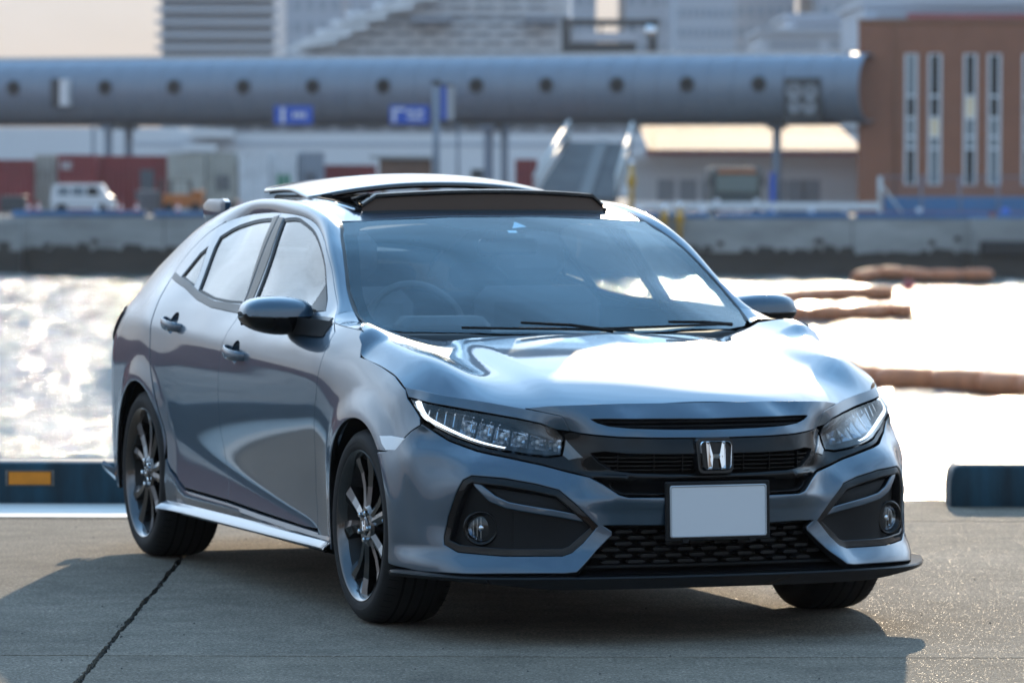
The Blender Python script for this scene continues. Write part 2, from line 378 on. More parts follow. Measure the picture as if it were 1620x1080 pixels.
# hood: height over (x,y); the nose edge sweeps back in plan, a shoulder crest runs over each wheel
def _sp(t): return np.logaddexp(0, t)
def _HD(x, y):
    x=np.abs(np.asarray(x,float)); y=np.asarray(y,float)
    yf=-.80+.33*x*x+.70*.04*_sp((x-.45)/.04); ze=.750-.10*x*x+.355*.05*_sp((x-.55)/.05)
    d=y-yf; dp=np.maximum(d,-.05); z=ze+.125*dp+.055*(1-np.exp(-dp/.16))
    xc=.712+.095*(y+.25); h=.046*(1/(1+np.exp(-(y+.385)/.045)))+.006*np.exp(-((y+.22)/.12)**2); t=x-xc
    z=z+h*np.exp(-(np.where(t<0,t/(.105+.095*sm(-.25,.2,y)),t/.085))**2)
    z=z+.009*(1-sm(.40,.50,x))*sm(-.72,-.45,y)
    z=z+.030*sm(.10,.21,y)*np.exp(-((x-.805)/.085)**2)
    return z-(.020+.012*sm(-.1,.1,y))*sm(.77,.87,x)*sm(-.32,-.05,y)*(1-.8*sm(.12,.20,y))
def f_hood(u,v): return np.stack([u,v,_HD(u,v)],-1)
def hood_z(x,y): return float(_HD(np.array([x]),np.array([y]))[0])
# roof
_rf=[(0,1.10,1.325),(.3,1.12,1.322),(.578,1.19,1.306),(0,1.3,1.356),(.35,1.3,1.350),(.58,1.32,1.333),(0,1.6,1.388),(.35,1.6,1.382),(.575,1.6,1.366),
 (0,2.0,1.402),(.35,2.0,1.396),(.57,2.0,1.376),(0,2.5,1.382),(.35,2.5,1.376),(.56,2.5,1.348),(0,3.0,1.300),(.35,3.0,1.290),(.54,3.0,1.255),(0,3.4,1.16),(.3,3.4,1.15),(.53,3.4,1.11)]
_P=[];_V=[]
for x_,y_,z_ in _rf:
    for s_ in ((1,-1) if x_ else (1,)): _P.append((x_*s_,y_)); _V.append(z_)
_RF=TPS(_P,_V,4e-3)
def f_roof(u,v): return np.stack([u,v,_RF(u,v)],-1)
def roof_z(x,y): return float(_RF(np.array([x]),np.array([y]))[0])
# windscreen: z over (x, y)
_ws=[(0,.24,.930),(.3,.29,.937),(.5,.36,.945),(.690,.475,.955),(.712,.56,.985),(.695,.722,1.074),(.646,.924,1.199),(.625,1.018,1.244),(.584,1.174,1.305),(0,.65,1.130),(.35,.68,1.130),(0,1.10,1.322),(.3,1.12,1.319),(.48,1.155,1.312),(0,.45,1.035),(.4,.5,1.04),(0,.88,1.235),(.35,.92,1.238)]
_P=[];_V=[]
for x_,y_,z_ in _ws:
    for s_ in ((1,-1) if x_ else (1,)): _P.append((x_*s_,y_)); _V.append(z_)
_WS=TPS(_P,_V,2e-3)
def f_ws(u,v): return np.stack([u,v,_WS(u,v)],-1)
# ================================================================== CAR: materials
def paint_mat():
    m = bpy.data.materials.new('grey_blue_pearl_paint'); m.use_nodes = True; n = m.node_tree.nodes; l = m.node_tree.links
    b = n['Principled BSDF']; b.inputs['Base Color'].default_value = (0.036, 0.074, 0.116, 1)
    b.inputs['Metallic'].default_value = 0.55; b.inputs['Roughness'].default_value = 0.40
    b.inputs['Coat Weight'].default_value = 1.0; b.inputs['Coat Roughness'].default_value = 0.015; b.inputs['Coat IOR'].default_value = 1.7
    tc = n.new('ShaderNodeTexCoord'); vo = n.new('ShaderNodeTexVoronoi'); vo.inputs['Scale'].default_value = 1800
    l.new(tc.outputs['Object'], vo.inputs['Vector'])
    nm = n.new('ShaderNodeMix'); nm.data_type = 'RGBA'; nm.inputs[0].default_value = 0.10
    hs = n.new('ShaderNodeMix'); hs.data_type = 'RGBA'; hs.blend_type = 'MULTIPLY'; hs.inputs[0].default_value = 0.35
    hs.inputs[6].default_value = (0.036, 0.074, 0.116, 1); l.new(vo.outputs['Color'], hs.inputs[7])
    sc = n.new('ShaderNodeVectorMath'); sc.operation = 'SCALE'; sc.inputs['Scale'].default_value = 1.2
    l.new(hs.outputs[2], sc.inputs[0]); l.new(sc.outputs[0], b.inputs['Base Color'])
    nz = n.new('ShaderNodeTexNoise'); nz.inputs['Scale'].default_value = 380; l.new(tc.outputs['Object'], nz.inputs['Vector'])
    bp = n.new('ShaderNodeBump'); bp.inputs['Strength'].default_value = 0.012; bp.inputs['Distance'].default_value = 0.002
    l.new(nz.outputs['Fac'], bp.inputs['Height']); l.new(bp.outputs[0], b.inputs['Coat Normal'])
    return m
PAINT = paint_mat()
GBLACK = mat('gloss_black_plastic', (0.006, 0.006, 0.007), 0.5, spec=0.0, coat=0.62, coat_rough=0.02)
MBLACK = mat('matt_black_plastic', (0.010, 0.010, 0.011), 0.6, spec=0.22, bump=(900, 0.15, 0.001))
VOID = mat('dark_void', (0.006, 0.006, 0.007), 0.9, spec=0.1)
RUBBER = mat('tyre_rubber', (0.013, 0.013, 0.014), 0.7, spec=0.25, noise=(40, 0.25))
SEAL = mat('seal_rubber', (0.012, 0.012, 0.013), 0.5)
RIM = mat('black_chrome_alloy', (0.10, 0.104, 0.112), 0.14, metal=1.0, coat=0.5)
RIMB = mat('gloss_black_barrel', (0.008, 0.008, 0.009), 0.45, spec=.3)
CHROME = mat('chrome', (0.82, 0.83, 0.85), 0.07, metal=1.0)
DISC = mat('brake_disc_steel', (0.16, 0.155, 0.15), 0.35, metal=1.0)
WGLASS = glass('windscreen_glass', (0.84, 0.94, 0.96), 0.0, 1.55, 0.95, (0.80, 0.93, 1.0))
SGLASS = glass('side_glass', (0.72, 0.76, 0.74), 0.0, 1.55, 1.45)
PGLASS = glass('privacy_glass', (0.25, 0.26, 0.26), 0.0, 1.55, 1.45)
LENS = glass('lamp_lens', (0.93, 0.95, 0.97), 0.0, 1.5, 1.4)
DRL = mat('white_running_light', (0.9, 0.95, 1.0), 0.3, emit=(0.86, 0.94, 1.0, 1.6))
REFL = mat('lamp_reflector', (0.55, 0.58, 0.62), 0.12, metal=1.0)
LAMPIN = mat('lamp_housing', (0.05, 0.055, 0.062), 0.22, metal=0.7)
CLEARW = mat('clear_white_lens', (0.72, 0.75, 0.78), 0.15, spec=0.8, coat=1.0, bump=(220, 0.6, 0.002))
TAILR = mat('tail_lamp_red', (0.16, 0.012, 0.014), 0.12, coat=1.0)
CLOTH = mat('seat_cloth', (0.07, 0.07, 0.075), 0.85)
DASH = mat('dashboard_plastic', (0.05, 0.05, 0.054), 0.7)
PLATE = mat('number_plate_grey', (0.66, 0.68, 0.71), 0.45)
PLATE_RIM = mat('number_plate_rim', (0.42, 0.43, 0.45), 0.4)
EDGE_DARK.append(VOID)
HEADL = mat('headliner', (0.35, 0.35, 0.34), 0.9)
# ================================================================== THE PLACE (world coordinates: the line of sight runs along +Y)
def Wp(px, py, D):
    """a point at distance D whose measured bearing and height come from the survey of the photograph"""
    return (CAMP[0]+(px-810)/7136*D, CAMP[1]+D, CAMP[2]-(py-261.6+(px-810)*.0027*-1)/7136*D)
random.seed(7); rng=np.random.default_rng(7)
DECK=-1.10; WATER=-3.95; FARY=CAMP[1]+223.0; EDGE=5.25
# ---- materials
def slab_mat(name, col, seed, dark=0.0):
    m=bpy.data.materials.new(name); m.use_nodes=True; n=m.node_tree.nodes; l=m.node_tree.links; b=n['Principled BSDF']
    tc=n.new('ShaderNodeTexCoord'); mp=n.new('ShaderNodeMapping'); mp.inputs['Location'].default_value=(seed*3.7,seed*1.3,0); l.new(tc.outputs['Object'],mp.inputs[0])
    def noise(s,d=4,r=.6):
        t=n.new('ShaderNodeTexNoise'); t.inputs['Scale'].default_value=s; t.inputs['Detail'].default_value=d; t.inputs['Roughness'].default_value=r; l.new(mp.outputs[0],t.inputs['Vector']); return t
    def ramp(src,a,c,lo,hi):
        r=n.new('ShaderNodeMapRange'); r.inputs[1].default_value=a; r.inputs[2].default_value=c; r.inputs[3].default_value=lo; r.inputs[4].default_value=hi; l.new(src,r.inputs[0]); return r
    def mul(a,fac):
        x=n.new('ShaderNodeMix'); x.data_type='RGBA'; x.blend_type='MULTIPLY'; x.inputs[0].default_value=1; l.new(a,x.inputs[6]); l.new(fac,x.inputs[7]); return x.outputs[2]
    base=n.new('ShaderNodeRGB'); base.outputs[0].default_value=(*col,1)
    big=noise(.55,6,.65); r1=ramp(big.outputs['Fac'],.3,.7,.66,1.26)
    mid=noise(6,5,.7); r2=ramp(mid.outputs['Fac'],.3,.7,.76,1.2)
    fine=noise(75,5,.8); r3=ramp(fine.outputs['Fac'],.38,.62,.48,1.5)
    gr=n.new('ShaderNodeTexVoronoi'); gr.inputs['Scale'].default_value=110; l.new(mp.outputs[0],gr.inputs['Vector'])
    r4=ramp(gr.outputs['Distance'],.05,.5,1.35,.75)
    # short drag marks of the broom across the slab
    mp2=n.new('ShaderNodeMapping'); mp2.inputs['Scale'].default_value=(3,60,1); l.new(tc.outputs['Object'],mp2.inputs[0])
    st=n.new('ShaderNodeTexNoise'); st.inputs['Scale'].default_value=1.5; st.inputs['Detail'].default_value=5; l.new(mp2.outputs[0],st.inputs['Vector']); r5=ramp(st.outputs['Fac'],.3,.7,.90,1.08)
    # dark worn pits
    vo=n.new('ShaderNodeTexVoronoi'); vo.inputs['Scale'].default_value=5.5; vo.inputs['Randomness'].default_value=1; l.new(mp.outputs[0],vo.inputs['Vector']); r6=ramp(vo.outputs['Distance'],.012,.03,.35,1)
    c=base.outputs[0]
    for r in (r1,r2,r3,r4,r5,r6): c=mul(c,r.outputs[0])
    l.new(c,b.inputs['Base Color'])
    g2=n.new('ShaderNodeTexVoronoi'); g2.inputs['Scale'].default_value=330; l.new(mp.outputs[0],g2.inputs['Vector']); cs=n.new('ShaderNodeSeparateColor'); l.new(g2.outputs['Color'],cs.inputs[0]); rr=ramp(cs.outputs[0],.978,.99,.9,.40); l.new(rr.outputs[0],b.inputs['Roughness']); b.inputs['Specular IOR Level'].default_value=.22
    bp=n.new('ShaderNodeBump'); bp.inputs['Strength'].default_value=.9; bp.inputs['Distance'].default_value=.005; l.new(fine.outputs['Fac'],bp.inputs['Height'])
    bp2=n.new('ShaderNodeBump'); bp2.inputs['Strength'].default_value=.5; bp2.inputs['Distance'].default_value=.004; l.new(gr.outputs['Distance'],bp2.inputs['Height']); l.new(bp.outputs[0],bp2.inputs['Normal']); l.new(bp2.outputs[0],b.inputs['Normal'])
    return m
SLAB=[slab_mat('quay_concrete_%d'%i,c,i) for i,c in enumerate(((.228,.190,.146),(.240,.201,.156),(.246,.207,.162)))]
TAR=mat('tar_joint',(.012,.012,.013),.6,bump=(60,.8,.01))
WHITEP=mat('worn_white_paint',(.62,.60,.56),.6,noise=(3,.16,(.4,3,1)),bump=(160,.4,.003))
KERB=mat('kerb_blue_paint',(.006,.036,.056),.5,spec=.3,noise=(5,.6,(2.2,1,.35)),bump=(30,.25,.004))
YREF=mat('yellow_reflector',(.75,.23,.006),.4,noise=(9,.12))
FRAMEG=mat('reflector_bracket',(.16,.14,.12),.6,noise=(14,.4))
FARC=mat('far_quay_concrete',(.36,.36,.35),.85,noise=(.9,.30,(.35,.35,1)))
WET=mat('algae_wet_concrete',(.028,.026,.022),.5,noise=(1.2,.4,(.3,.3,1)))
ASPH=mat('dock_asphalt',(.10,.10,.10),.85,noise=(.3,.2))
# ---- near quay: slabs with real joints
ground=mesh_obj('quay_ground',[(-400,-250,-.035),(400,-250,-.035),(400,EDGE,-.035),(-400,EDGE,-.035),(400,EDGE,-9),(-400,EDGE,-9)],[(0,1,2,3),(3,2,4,5)],TAR); ground['kind']='structure'
def slab(x0,x1,y0,y1,k,rag=(0,0,0,0),step=.05):
    """rag: ragged amplitude on left, right, near, far edge"""
    P=[]
    def edge(a,b,amp,nrm):
        n=max(1,int(math.dist(a,b)/step)) if amp else 1
        w=0
        for i in range(n):
            t=i/n; w=.6*w+random.gauss(0,1)*.55; P.append((a[0]+(b[0]-a[0])*t+nrm[0]*w*amp,a[1]+(b[1]-a[1])*t+nrm[1]*w*amp))
    edge((x0,y0),(x1,y0),rag[2],(0,1)); edge((x1,y0),(x1,y1),rag[1],(1,0)); edge((x1,y1),(x0,y1),rag[3],(0,1)); edge((x0,y1),(x0,y0),rag[0],(1,0))
    n=len(P); v=[(x,y,0) for x,y in P]+[(x,y,-.03) for x,y in P]
    o=mesh_obj('concrete_slab',v,[tuple(range(n))]+[(i,n+i,n+(i+1)%n,(i+1)%n) for i in range(n)],SLAB[k%3],ground); return o
XJ=[-1.60+5.5*k for k in range(-5,7)]
for i in range(len(XJ)-1):
    a,b=XJ[i],XJ[i+1]; near=-9<a<4
    ga=.010 if abs(a+1.6)<.01 else .004; gb=.010 if abs(b+1.6)<.01 else .004
    ra=.0042 if abs(a+1.6)<.01 else 0; rb=.0042 if abs(b+1.6)<.01 else 0
    slab(a+ga,b-gb,-1.300+.008,4.030,i,(ra,rb,.0012 if near else 0,.0012 if near else 0),.022)
    slab(a+ga,b-gb,-6.8,-1.300-.008,i+1,(ra,rb,0,.0012 if near else 0),.022)
    slab(a+.004,b-.004,4.052,EDGE,i+2,(0,0,.0012 if near else 0,0))
    slab(a+.004,b-.004,-30,-6.81,i)
for s in (-1,1): slab(-400 if s<0 else XJ[-1]+.01,XJ[0]-.01 if s<0 else 400,-250,EDGE,1)
slab(XJ[0],XJ[-1],-250,-30.01,2)
# grit and tar crumbs along the wide joint
gb=MB()
for k in range(420):
    y=random.uniform(-2.6,4.0); x=-1.6+random.gauss(0,.010); r=random.uniform(.0015,.005); z=random.uniform(-.012,.001)
    a=random.random()*6.28; gb.add([(x+r*math.cos(a+t)*random.uniform(.7,1.3),y+r*1.6*math.sin(a+t),z) for t in (0,2.1,4.2)]+[(x,y,z+r*1.1)],[(0,1,3),(1,2,3),(2,0,3)])
gj=gb.build('joint_crumbs',TAR,ground); gj['kind']='stuff'
# hairline cracks as thin recessed-looking filled slits
def crack(pts,w=.0022,jit=.008):
    P=[]; 
    for i in range(len(pts)-1):
        a,b=np.array(pts[i]),np.array(pts[i+1]); n=max(2,int(np.linalg.norm(b-a)/.03))
        for k in range(n): P.append(a+(b-a)*k/n+rng.normal(0,jit,2)*(0 if k==0 and i==0 else 1))
    v=[];f=[]
    for i,p in enumerate(P):
        t=P[min(i+1,len(P)-1)]-P[max(i-1,0)]; t/=max(np.linalg.norm(t),1e-6); q=np.array([-t[1],t[0]])*w*rng.uniform(.3,1.1); v+=[(*(p-q),.0012),(*(p+q),.0012)]
        if i: f.append((2*i-2,2*i,2*i+1,2*i-1))
    mesh_obj('crack',v,f,TAR,ground)
def g(px,py): D=1.509*7136/(py-261.6+(px-810)*-.0027); return (CAMP[0]+(px-810)/7136*D,CAMP[1]+D)
crack([g(60,1024),g(95,1012),g(150,1006),g(200,1004)],.0018,.004); crack([g(235,978),g(248,976),g(252,972)],.0015,.003)
# pebbles and specks lying about
pb=MB()
for k in range(260):
    x,y=random.uniform(-3.2,2.6),random.uniform(-2.4,4.0); r=random.choice((.0015,.002,.0025,.004)); 
    pb.add([(x-r,y-r,0.0),(x+r,y-r*.7,0.0),(x+r*.8,y+r,0.0),(x-r,y+r*.8,0.0),(x,y,r*1.1)],[(0,1,4),(1,2,4),(2,3,4),(3,0,4)])
pbo=pb.build('grit',mat('grit_dark',(.05,.045,.04),.8),ground); pbo['kind']='stuff'
# white painted coping strip, left of the car
P=[(-60,4.10),(-1.05,4.10),(-1.00,4.5),(-1.05,5.245),(-60,5.245)]
mesh_obj('painted_coping',[(x,y,.004) for x,y in P],[(0,1,2,3,4)],WHITEP,ground)
# ---- kerb blocks
def kerb(x0,x1,label,refl=()):
    y0,y1=4.87,5.12; h=.188; r=.05
    def sec(x,sc,top):
        return [(x,y0,0.0),(x,y0,top-r*.5),(x,y0+r*.15,top-r*.15),(x,y0+r*.5,top),(x,y1-r*.5,top),(x,y1-r*.15,top-r*.15),(x,y1,top-r*.5),(x,y1,0.0)]
    v=[];f=[]; xs=[x0,x0+.004,x0+.015,x0+.035,x0+.06,x1-.06,x1-.035,x1-.015,x1-.004,x1]; tp=[h*.62,h*.80,h*.92,h*.985,h,h,h*.985,h*.92,h*.80,h*.62]
    for x,t_ in zip(xs,tp): v+=sec(x,1,t_)
    for i in range(9):
        for k in range(8): f.append((i*8+k,(i+1)*8+k,(i+1)*8+(k+1)%8,i*8+(k+1)%8))
    f+=[tuple(range(8)),tuple(72+k for k in range(8))[::-1]]
    o=mesh_obj('kerb_block',v,f,KERB); smooth_by_angle(o,40); tag(o,label,'kerb',group='blue kerb blocks along the quay edge')
    for xr in refl:
        # recessed yellow reflector: box bracket with a panel
        br=MB(); a,b_,z0,z1=xr-.108,xr+.108,.082,.151; y=y0-.001
        for q in ((a,a+.010,z0,z1),(b_-.010,b_,z0,z1),(a+.01,b_-.01,z1-.004,z1),(a+.01,b_-.01,z0,z0+.003)): br.box(q[0],q[1],y-.006,y+.004,q[2],q[3])
        bo=br.build('reflector_bracket',FRAMEG,o); MB().bbox(a+.014,b_-.014,y-.003,y+.01,z0+.005,z1-.006,.002).build('reflector',YREF,o)
kerb(-5.9,-.9,'long blue kerb block with a yellow reflector at the quay edge left of the car',(-2.475,))
kerb(1.617,6.6,'blue kerb block with a rounded end at the quay edge right of the car',(4.8,))
for k in range(1,7): kerb(-5.9-7.3*k,-.9-7.3*k,'blue kerb block %s beyond the left end of the long one in view'%('directly','two places','three places','four places','five places','six places')[k-1],(-2.475-7.3*k,))
# ---- water
def water_mat():
    m=bpy.data.materials.new('harbour_water'); m.use_nodes=True; n=m.node_tree.nodes; l=m.node_tree.links; b=n['Principled BSDF']
    b.inputs['Base Color'].default_value=(.020,.040,.042,1); b.inputs['Roughness'].default_value=.10; b.inputs['IOR'].default_value=1.33; b.inputs['Specular IOR Level'].default_value=.33
    tc=n.new('ShaderNodeTexCoord'); prev=None
    for s,st,dist in ((1.1,.85,.36),(4.5,.95,.10),(14,.9,.035)):
        mp=n.new('ShaderNodeMapping'); mp.inputs['Scale'].default_value=(.85,1,1); mp.inputs['Rotation'].default_value=(0,0,.2); l.new(tc.outputs['Object'],mp.inputs[0])
        t=n.new('ShaderNodeTexNoise'); t.inputs['Scale'].default_value=s; t.inputs['Detail'].default_value=4; t.inputs['Roughness'].default_value=.55; l.new(mp.outputs[0],t.inputs['Vector'])
        bp=n.new('ShaderNodeBump'); bp.inputs['Strength'].default_value=st; bp.inputs['Distance'].default_value=dist; l.new(t.outputs['Fac'],bp.inputs['Height'])
        if prev: l.new(prev.outputs[0],bp.inputs['Normal'])
        prev=bp
    l.new(prev.outputs[0],b.inputs['Normal']); return m
WATERM=water_mat()
xs=np.concatenate([[-420,-200,-100],np.arange(-60,46,.55),[100,200,420]]); ys=[EDGE-1]; y=EDGE+.2
while y<FARY+3: ys.append(y); y+=.22+.0045*(y-EDGE)
ys=np.array(ys); X,Y=np.meshgrid(xs,ys); Z=np.zeros_like(X); 
for k in range(34):
    lam=10**rng.uniform(-.05,.75); a=rng.normal(-math.pi/2+.25,.55); kx,ky=2*math.pi/lam*math.cos(a),2*math.pi/lam*math.sin(a); amp=.0125*lam**.8
    ph=kx*X+ky*Y+rng.uniform(0,6.28); Z+=amp*(np.sin(ph)+.25*np.sin(2*ph+.6))
Z*=np.clip((60-np.abs(X+7))/8,0,1)*.85
water=grid_obj('harbour_water',np.stack([X,Y,Z+WATER],-1),WATERM,None,hint=(0,0,1)); water['kind']='structure'
# ---- floating booms
BOOM=mat('boom_orange_fabric',(.62,.21,.085),.6,noise=(3,.25),bump=(8,.4,.02))
BOOMD=mat('boom_skirt',(.03,.022,.018),.6)
def boom(pts,r,label,sag=.0):
    P=catmull(pts,10); o=empty('floating_boom',tuple(P[0])); tag(o,label,'boom',group='orange floating booms on the water')
    Q=[Vector(p)-Vector(P[0]) for p in P]; n=len(Q); seg=max(2,int(sum((Q[i+1]-Q[i]).length for i in range(n-1))/1.6)); d=[0]
    for i in range(n-1): d.append(d[-1]+(Q[i+1]-Q[i]).length)
    L=d[-1]
    def at(s): return Vector([float(np.interp(s,d,[q[k] for q in Q])) for k in range(3)])
    for k in range(seg):
        a,b=L*k/seg,L*(k+1)/seg; m=MB(); S=[at(a+(b-a)*t) for t in np.linspace(0.01,.99,9)]; R_=[r*.8,r*.95,r,r*1.01,r,r,r*1.0,r*.95,r*.8]; m.tube(S,R_,12); m.build('boom_float',BOOM,o,True)
    m=MB(); S=[at(t) for t in np.linspace(0,L,seg*4)]
    v=[];f=[]
    for i,p in enumerate(S):
        v+=[(p[0],p[1]-r*.55,p[2]-r*.55),(p[0],p[1]-r*.5,p[2]-r*1.5-.05*math.sin(i*1.3))]
        if i: f.append((2*i-2,2*i,2*i+1,2*i-1))
    m.add(v,f).build('boom_skirt',BOOMD,o)
def wpt(px,py): D=(1.509-WATER-.26)*7136/(py-261.6); p=Wp(px,py,D); return p
boom([wpt(1300,590),wpt(1385,598),wpt(1440,601),wpt(1500,603),wpt(1560,606),wpt(1640,612),wpt(1760,620)],.33,'long orange boom nearest to the quay, at the right edge of the picture')
boom([wpt(1180,475),wpt(1245,470),wpt(1300,466),wpt(1360,464),wpt(1412,463)],.30,'straight orange boom floating behind the left door mirror, the upper of the two')
boom([wpt(1200,497),wpt(1250,497),wpt(1310,496),wpt(1370,494),wpt(1405,492),wpt(1440,493)],.30,'orange boom with a loose grey end floating just below the straight one')
boom([Wp(1352,439,205),Wp(1375,434,206),Wp(1410,431,207),Wp(1470,435,209),Wp(1568,434,211)],.28,'farthest orange boom, lying close to the foot of the far quay wall')
box_obj('mooring_float',*(lambda p:(p[0]-.25,p[0]+.25,p[1]-.2,p[1]+.2,p[2]-.3,p[2]+.25))(Wp(1438,452,196)),mat('float_red',(.4,.03,.04),.5))
bo=bpy.data.objects['mooring_float']; bo.data=MB().lathe([(-.25,.01),(-.22,.18),(0,.27),(.2,.2),(.28,.05),(.3,.01)],14,'z',Wp(1438,452,196)).build('tmp',bo.data.materials[0]).data; bpy.data.objects.remove(bpy.data.objects['tmp']); tag(bo,'small red float on the water under the far orange boom','float')
# ---- far quay
FZ=DECK
fw=mesh_obj('far_quay_ground',[(-420,FARY,FZ),(420,FARY,FZ),(420,FARY+900,FZ),(-420,FARY+900,FZ)],[(0,1,2,3)],ASPH); fw['kind']='structure'
def P(px,D): return CAMP[0]+(px-810)/7136*D
def Zp(py,D): return CAMP[2]-(py-261.6)/7136*D
qw=empty('far_quay_wall',(0,FARY,FZ)); qw['kind']='structure'
def ab(par,name,x0,x1,y0,y1,z0,z1,m):      # box in world numbers under an empty that has no rotation
    l=par.location; return MB().box(x0-l[0],x1-l[0],y0-l[1],y1-l[1],z0-l[2],z1-l[2]).build(name,m,par)
xw=-420
joint=8.5
x=-60.0
ab(qw,'wall_block',-420,-60.03,FARY,FARY+.8,-2.80,FZ-.002,FARC)
while x<46:
    ab(qw,'wall_block',x,x+joint-.05,FARY-random.uniform(0,.04),FARY+.8,-2.80+random.uniform(-.12,.12),FZ-.002,FARC); x+=joint
ab(qw,'wall_block',x,420,FARY,FARY+.8,-2.80,FZ-.002,FARC)
ab(qw,'wall_foot',-420,420,FARY+.10,FARY+.9,-6,-2.6,WET)
# algae fringe: uneven teeth hanging over the wet zone
v=[];f=[]; x=-60; 
while x<46:
    w_=random.uniform(.5,1.8); t=-2.62+random.uniform(-.18,.22); b=len(v); v+=[(x,-.055,-2.9-FZ),(x+w_,-.055,-2.9-FZ),(x+w_*.8,-.055,t-FZ),(x+w_*.2,-.055,t-FZ+random.uniform(-.1,.1))]; f.append((b,b+1,b+2,b+3)); x+=w_*.85
mesh_obj('algae_fringe',v,f,WET,qw)['kind']='stuff'
# protruding corner at far left and section with a fender on the right
ab(qw,'wall_buttress',P(-260,222),P(34,222),FARY-1.4,FARY+.0,-6,Zp(352,222),FARC)
ab(qw,'buttress_opening',P(-5,221),P(14,221),FARY-1.42,FARY-1.2,Zp(412,221),Zp(385,221),WET)
ab(qw,'wall_buttress',P(1538,222),P(1900,222),FARY-.9,FARY+.0,-6,FZ+.05,FARC)
ab(qw,'buttress_foot',P(-261,222),P(35,222),FARY-1.46,FARY+.0,-6.02,-2.75,WET); ab(qw,'buttress_foot',P(1537,222),P(1901,222),FARY-.95,FARY+.0,-6.02,-2.7,WET)
fd=MB(); fd.bbox(P(1553,221),P(1640,221),FARY-1.5,FARY-.9,Zp(404,221),Zp(379,221),.12); fo=fd.build('rubber_fender',mat('fender_rubber',(.02,.02,.021),.7)); tag(fo,'black rubber fender block bolted to the far quay wall at the right','fender')
for px in (500,735,905): 
    for py in ():
        pass
# stains and drain holes in the wall
for px,py,w_ in ((1120,392,.5),(1140,385,.3),(1296,380,.45),(1475,382,.3),(1515,376,.28),(75,390,.4),(150,384,.3)):
    ab(qw,'drain_hole',P(px,222.9)-w_/2,P(px,222.9)+w_/2,FARY-.07,FARY+.01,Zp(py,222.9)-.12,Zp(py,222.9)+.12,WET)
KBLUE=mat('far_kerb_blue',(.03,.16,.36),.5,noise=(.6,.3))
x=P(20,223); k=0
while x<P(1700,223):
    w_=6.6; o=MB().bbox(x,x+w_,FARY+.02,FARY+.45,FZ,FZ+.30,.05).build('far_kerb_block',KBLUE); 
    tag(o,'bright blue kerb block on the far quay wall, %s from the left'%('first','second','third','fourth','fifth','sixth','seventh','eighth','ninth','tenth')[k],'kerb',group='blue kerb blocks on the far quay wall'); x+=w_+.35; k+=1
WHITE=mat('white_paint',(.83,.84,.85),.5); 
def bollard(px,h=.45,m=WHITE,label=''):
    x=P(px,222.6); o=MB().lathe([(0,.10),(h*.6,.09),(h*.7,.15),(h*.95,.15),(h,.08),(h,.001)],12,'z').build('mooring_bollard',m,None,True,(x,FARY+.7,FZ)); tag(o,label,'bollard')
for px,lb in ((150,'white mooring bollard on the far quay in front of the van'),(1012,'white mooring bollard beside the yellow posts on the far quay'),(1112,'white mooring bollard below the bus'),(1287,'white mooring bollard right of the blue lamp post'),(1457,'white mooring bollard in front of the blue wall of the brick building')): bollard(px,.55,WHITE,lb)
# ---- boarding bridge (tube)
TD0,TD1=272.0,250.0; tx0,ty0,tx1,ty1=P(0,TD0),CAMP[1]+TD0,P(1322,TD1),CAMP[1]+TD1
ux,uy=tx1-tx0,ty1-ty0; tl=math.hypot(ux,uy); ux/=tl; uy/=tl; tz=(Zp(194,TD1)+Zp(84,TD1))/2; tr=(Zp(84,TD1)-Zp(194,TD1))/2
tub=empty('boarding_bridge',(tx0,ty0,FZ),math.atan2(uy,ux)); tag(tub,'long grey-blue tubular boarding bridge with round portholes raised on columns','bridge')
TUBE=mat('bridge_cladding',(.21,.255,.315),.45,metal=.2,noise=(.5,.10,(2,.2,.2)))
TUBEL=mat('bridge_top_highlight',(.62,.60,.58),.45); DARKG=mat('dark_glass',(.012,.014,.016),.35,spec=.3); STEEL=mat('painted_steel_blue_grey',(.22,.27,.34),.5); DSTEEL=mat('dark_steel',(.05,.055,.06),.5)
tzz=tz-FZ
def tloc(px):    # position along the tube seen at this bearing
    k=(px-810)/7136; # CAMP.x + k*D = tx0+ux*s ; D = ty0-CAMP.y+uy*s
    return (CAMP[0]+k*(ty0-CAMP[1])-tx0)/(ux-k*uy)
seg=1.5; xloc=-75.0; ring=None
nk=int((tloc(1357)+75)/seg)+1
for k in range(nk):
    a=xloc+k*seg; n=28
    if ring is None:
        v=[];f=[]
        for i,(xx,rr) in enumerate(((0.0,tr-.05),(.03,tr),(seg-.03,tr),(seg,tr-.05))):
            for q in range(n): th=2*math.pi*q/n; v.append((xx,-rr*math.cos(th)*1.0,rr*math.sin(th)))
        for i in range(3):
            for q in range(n): f.append((i*n+q,i*n+(q+1)%n,(i+1)*n+(q+1)%n,(i+1)*n+q))
        ring=mesh_obj('cladding_panel',v,f,TUBE,tub); smooth_by_angle(ring,30); o=ring
    else: o=ring.copy(); C.objects.link(o); o.parent=tub
    o.location=(a,0,tzz)
m=MB()
for k in range(int((tloc(1357)+75)/.5)): m.box(-75+k*.5,-75+k*.5+.30,-.30,.30,tzz+tr-.02,tzz+tr+.16)
m.build('top_rim_highlight',TUBEL,tub)['kind']='stuff'  # bright sky reflection along the tube's top, put into a row of pale blocks
m=MB().box(-75,tl,-.9,.9,tzz-tr-.12,tzz-tr+.10).build('bridge_keel',DSTEEL,tub)
port=None
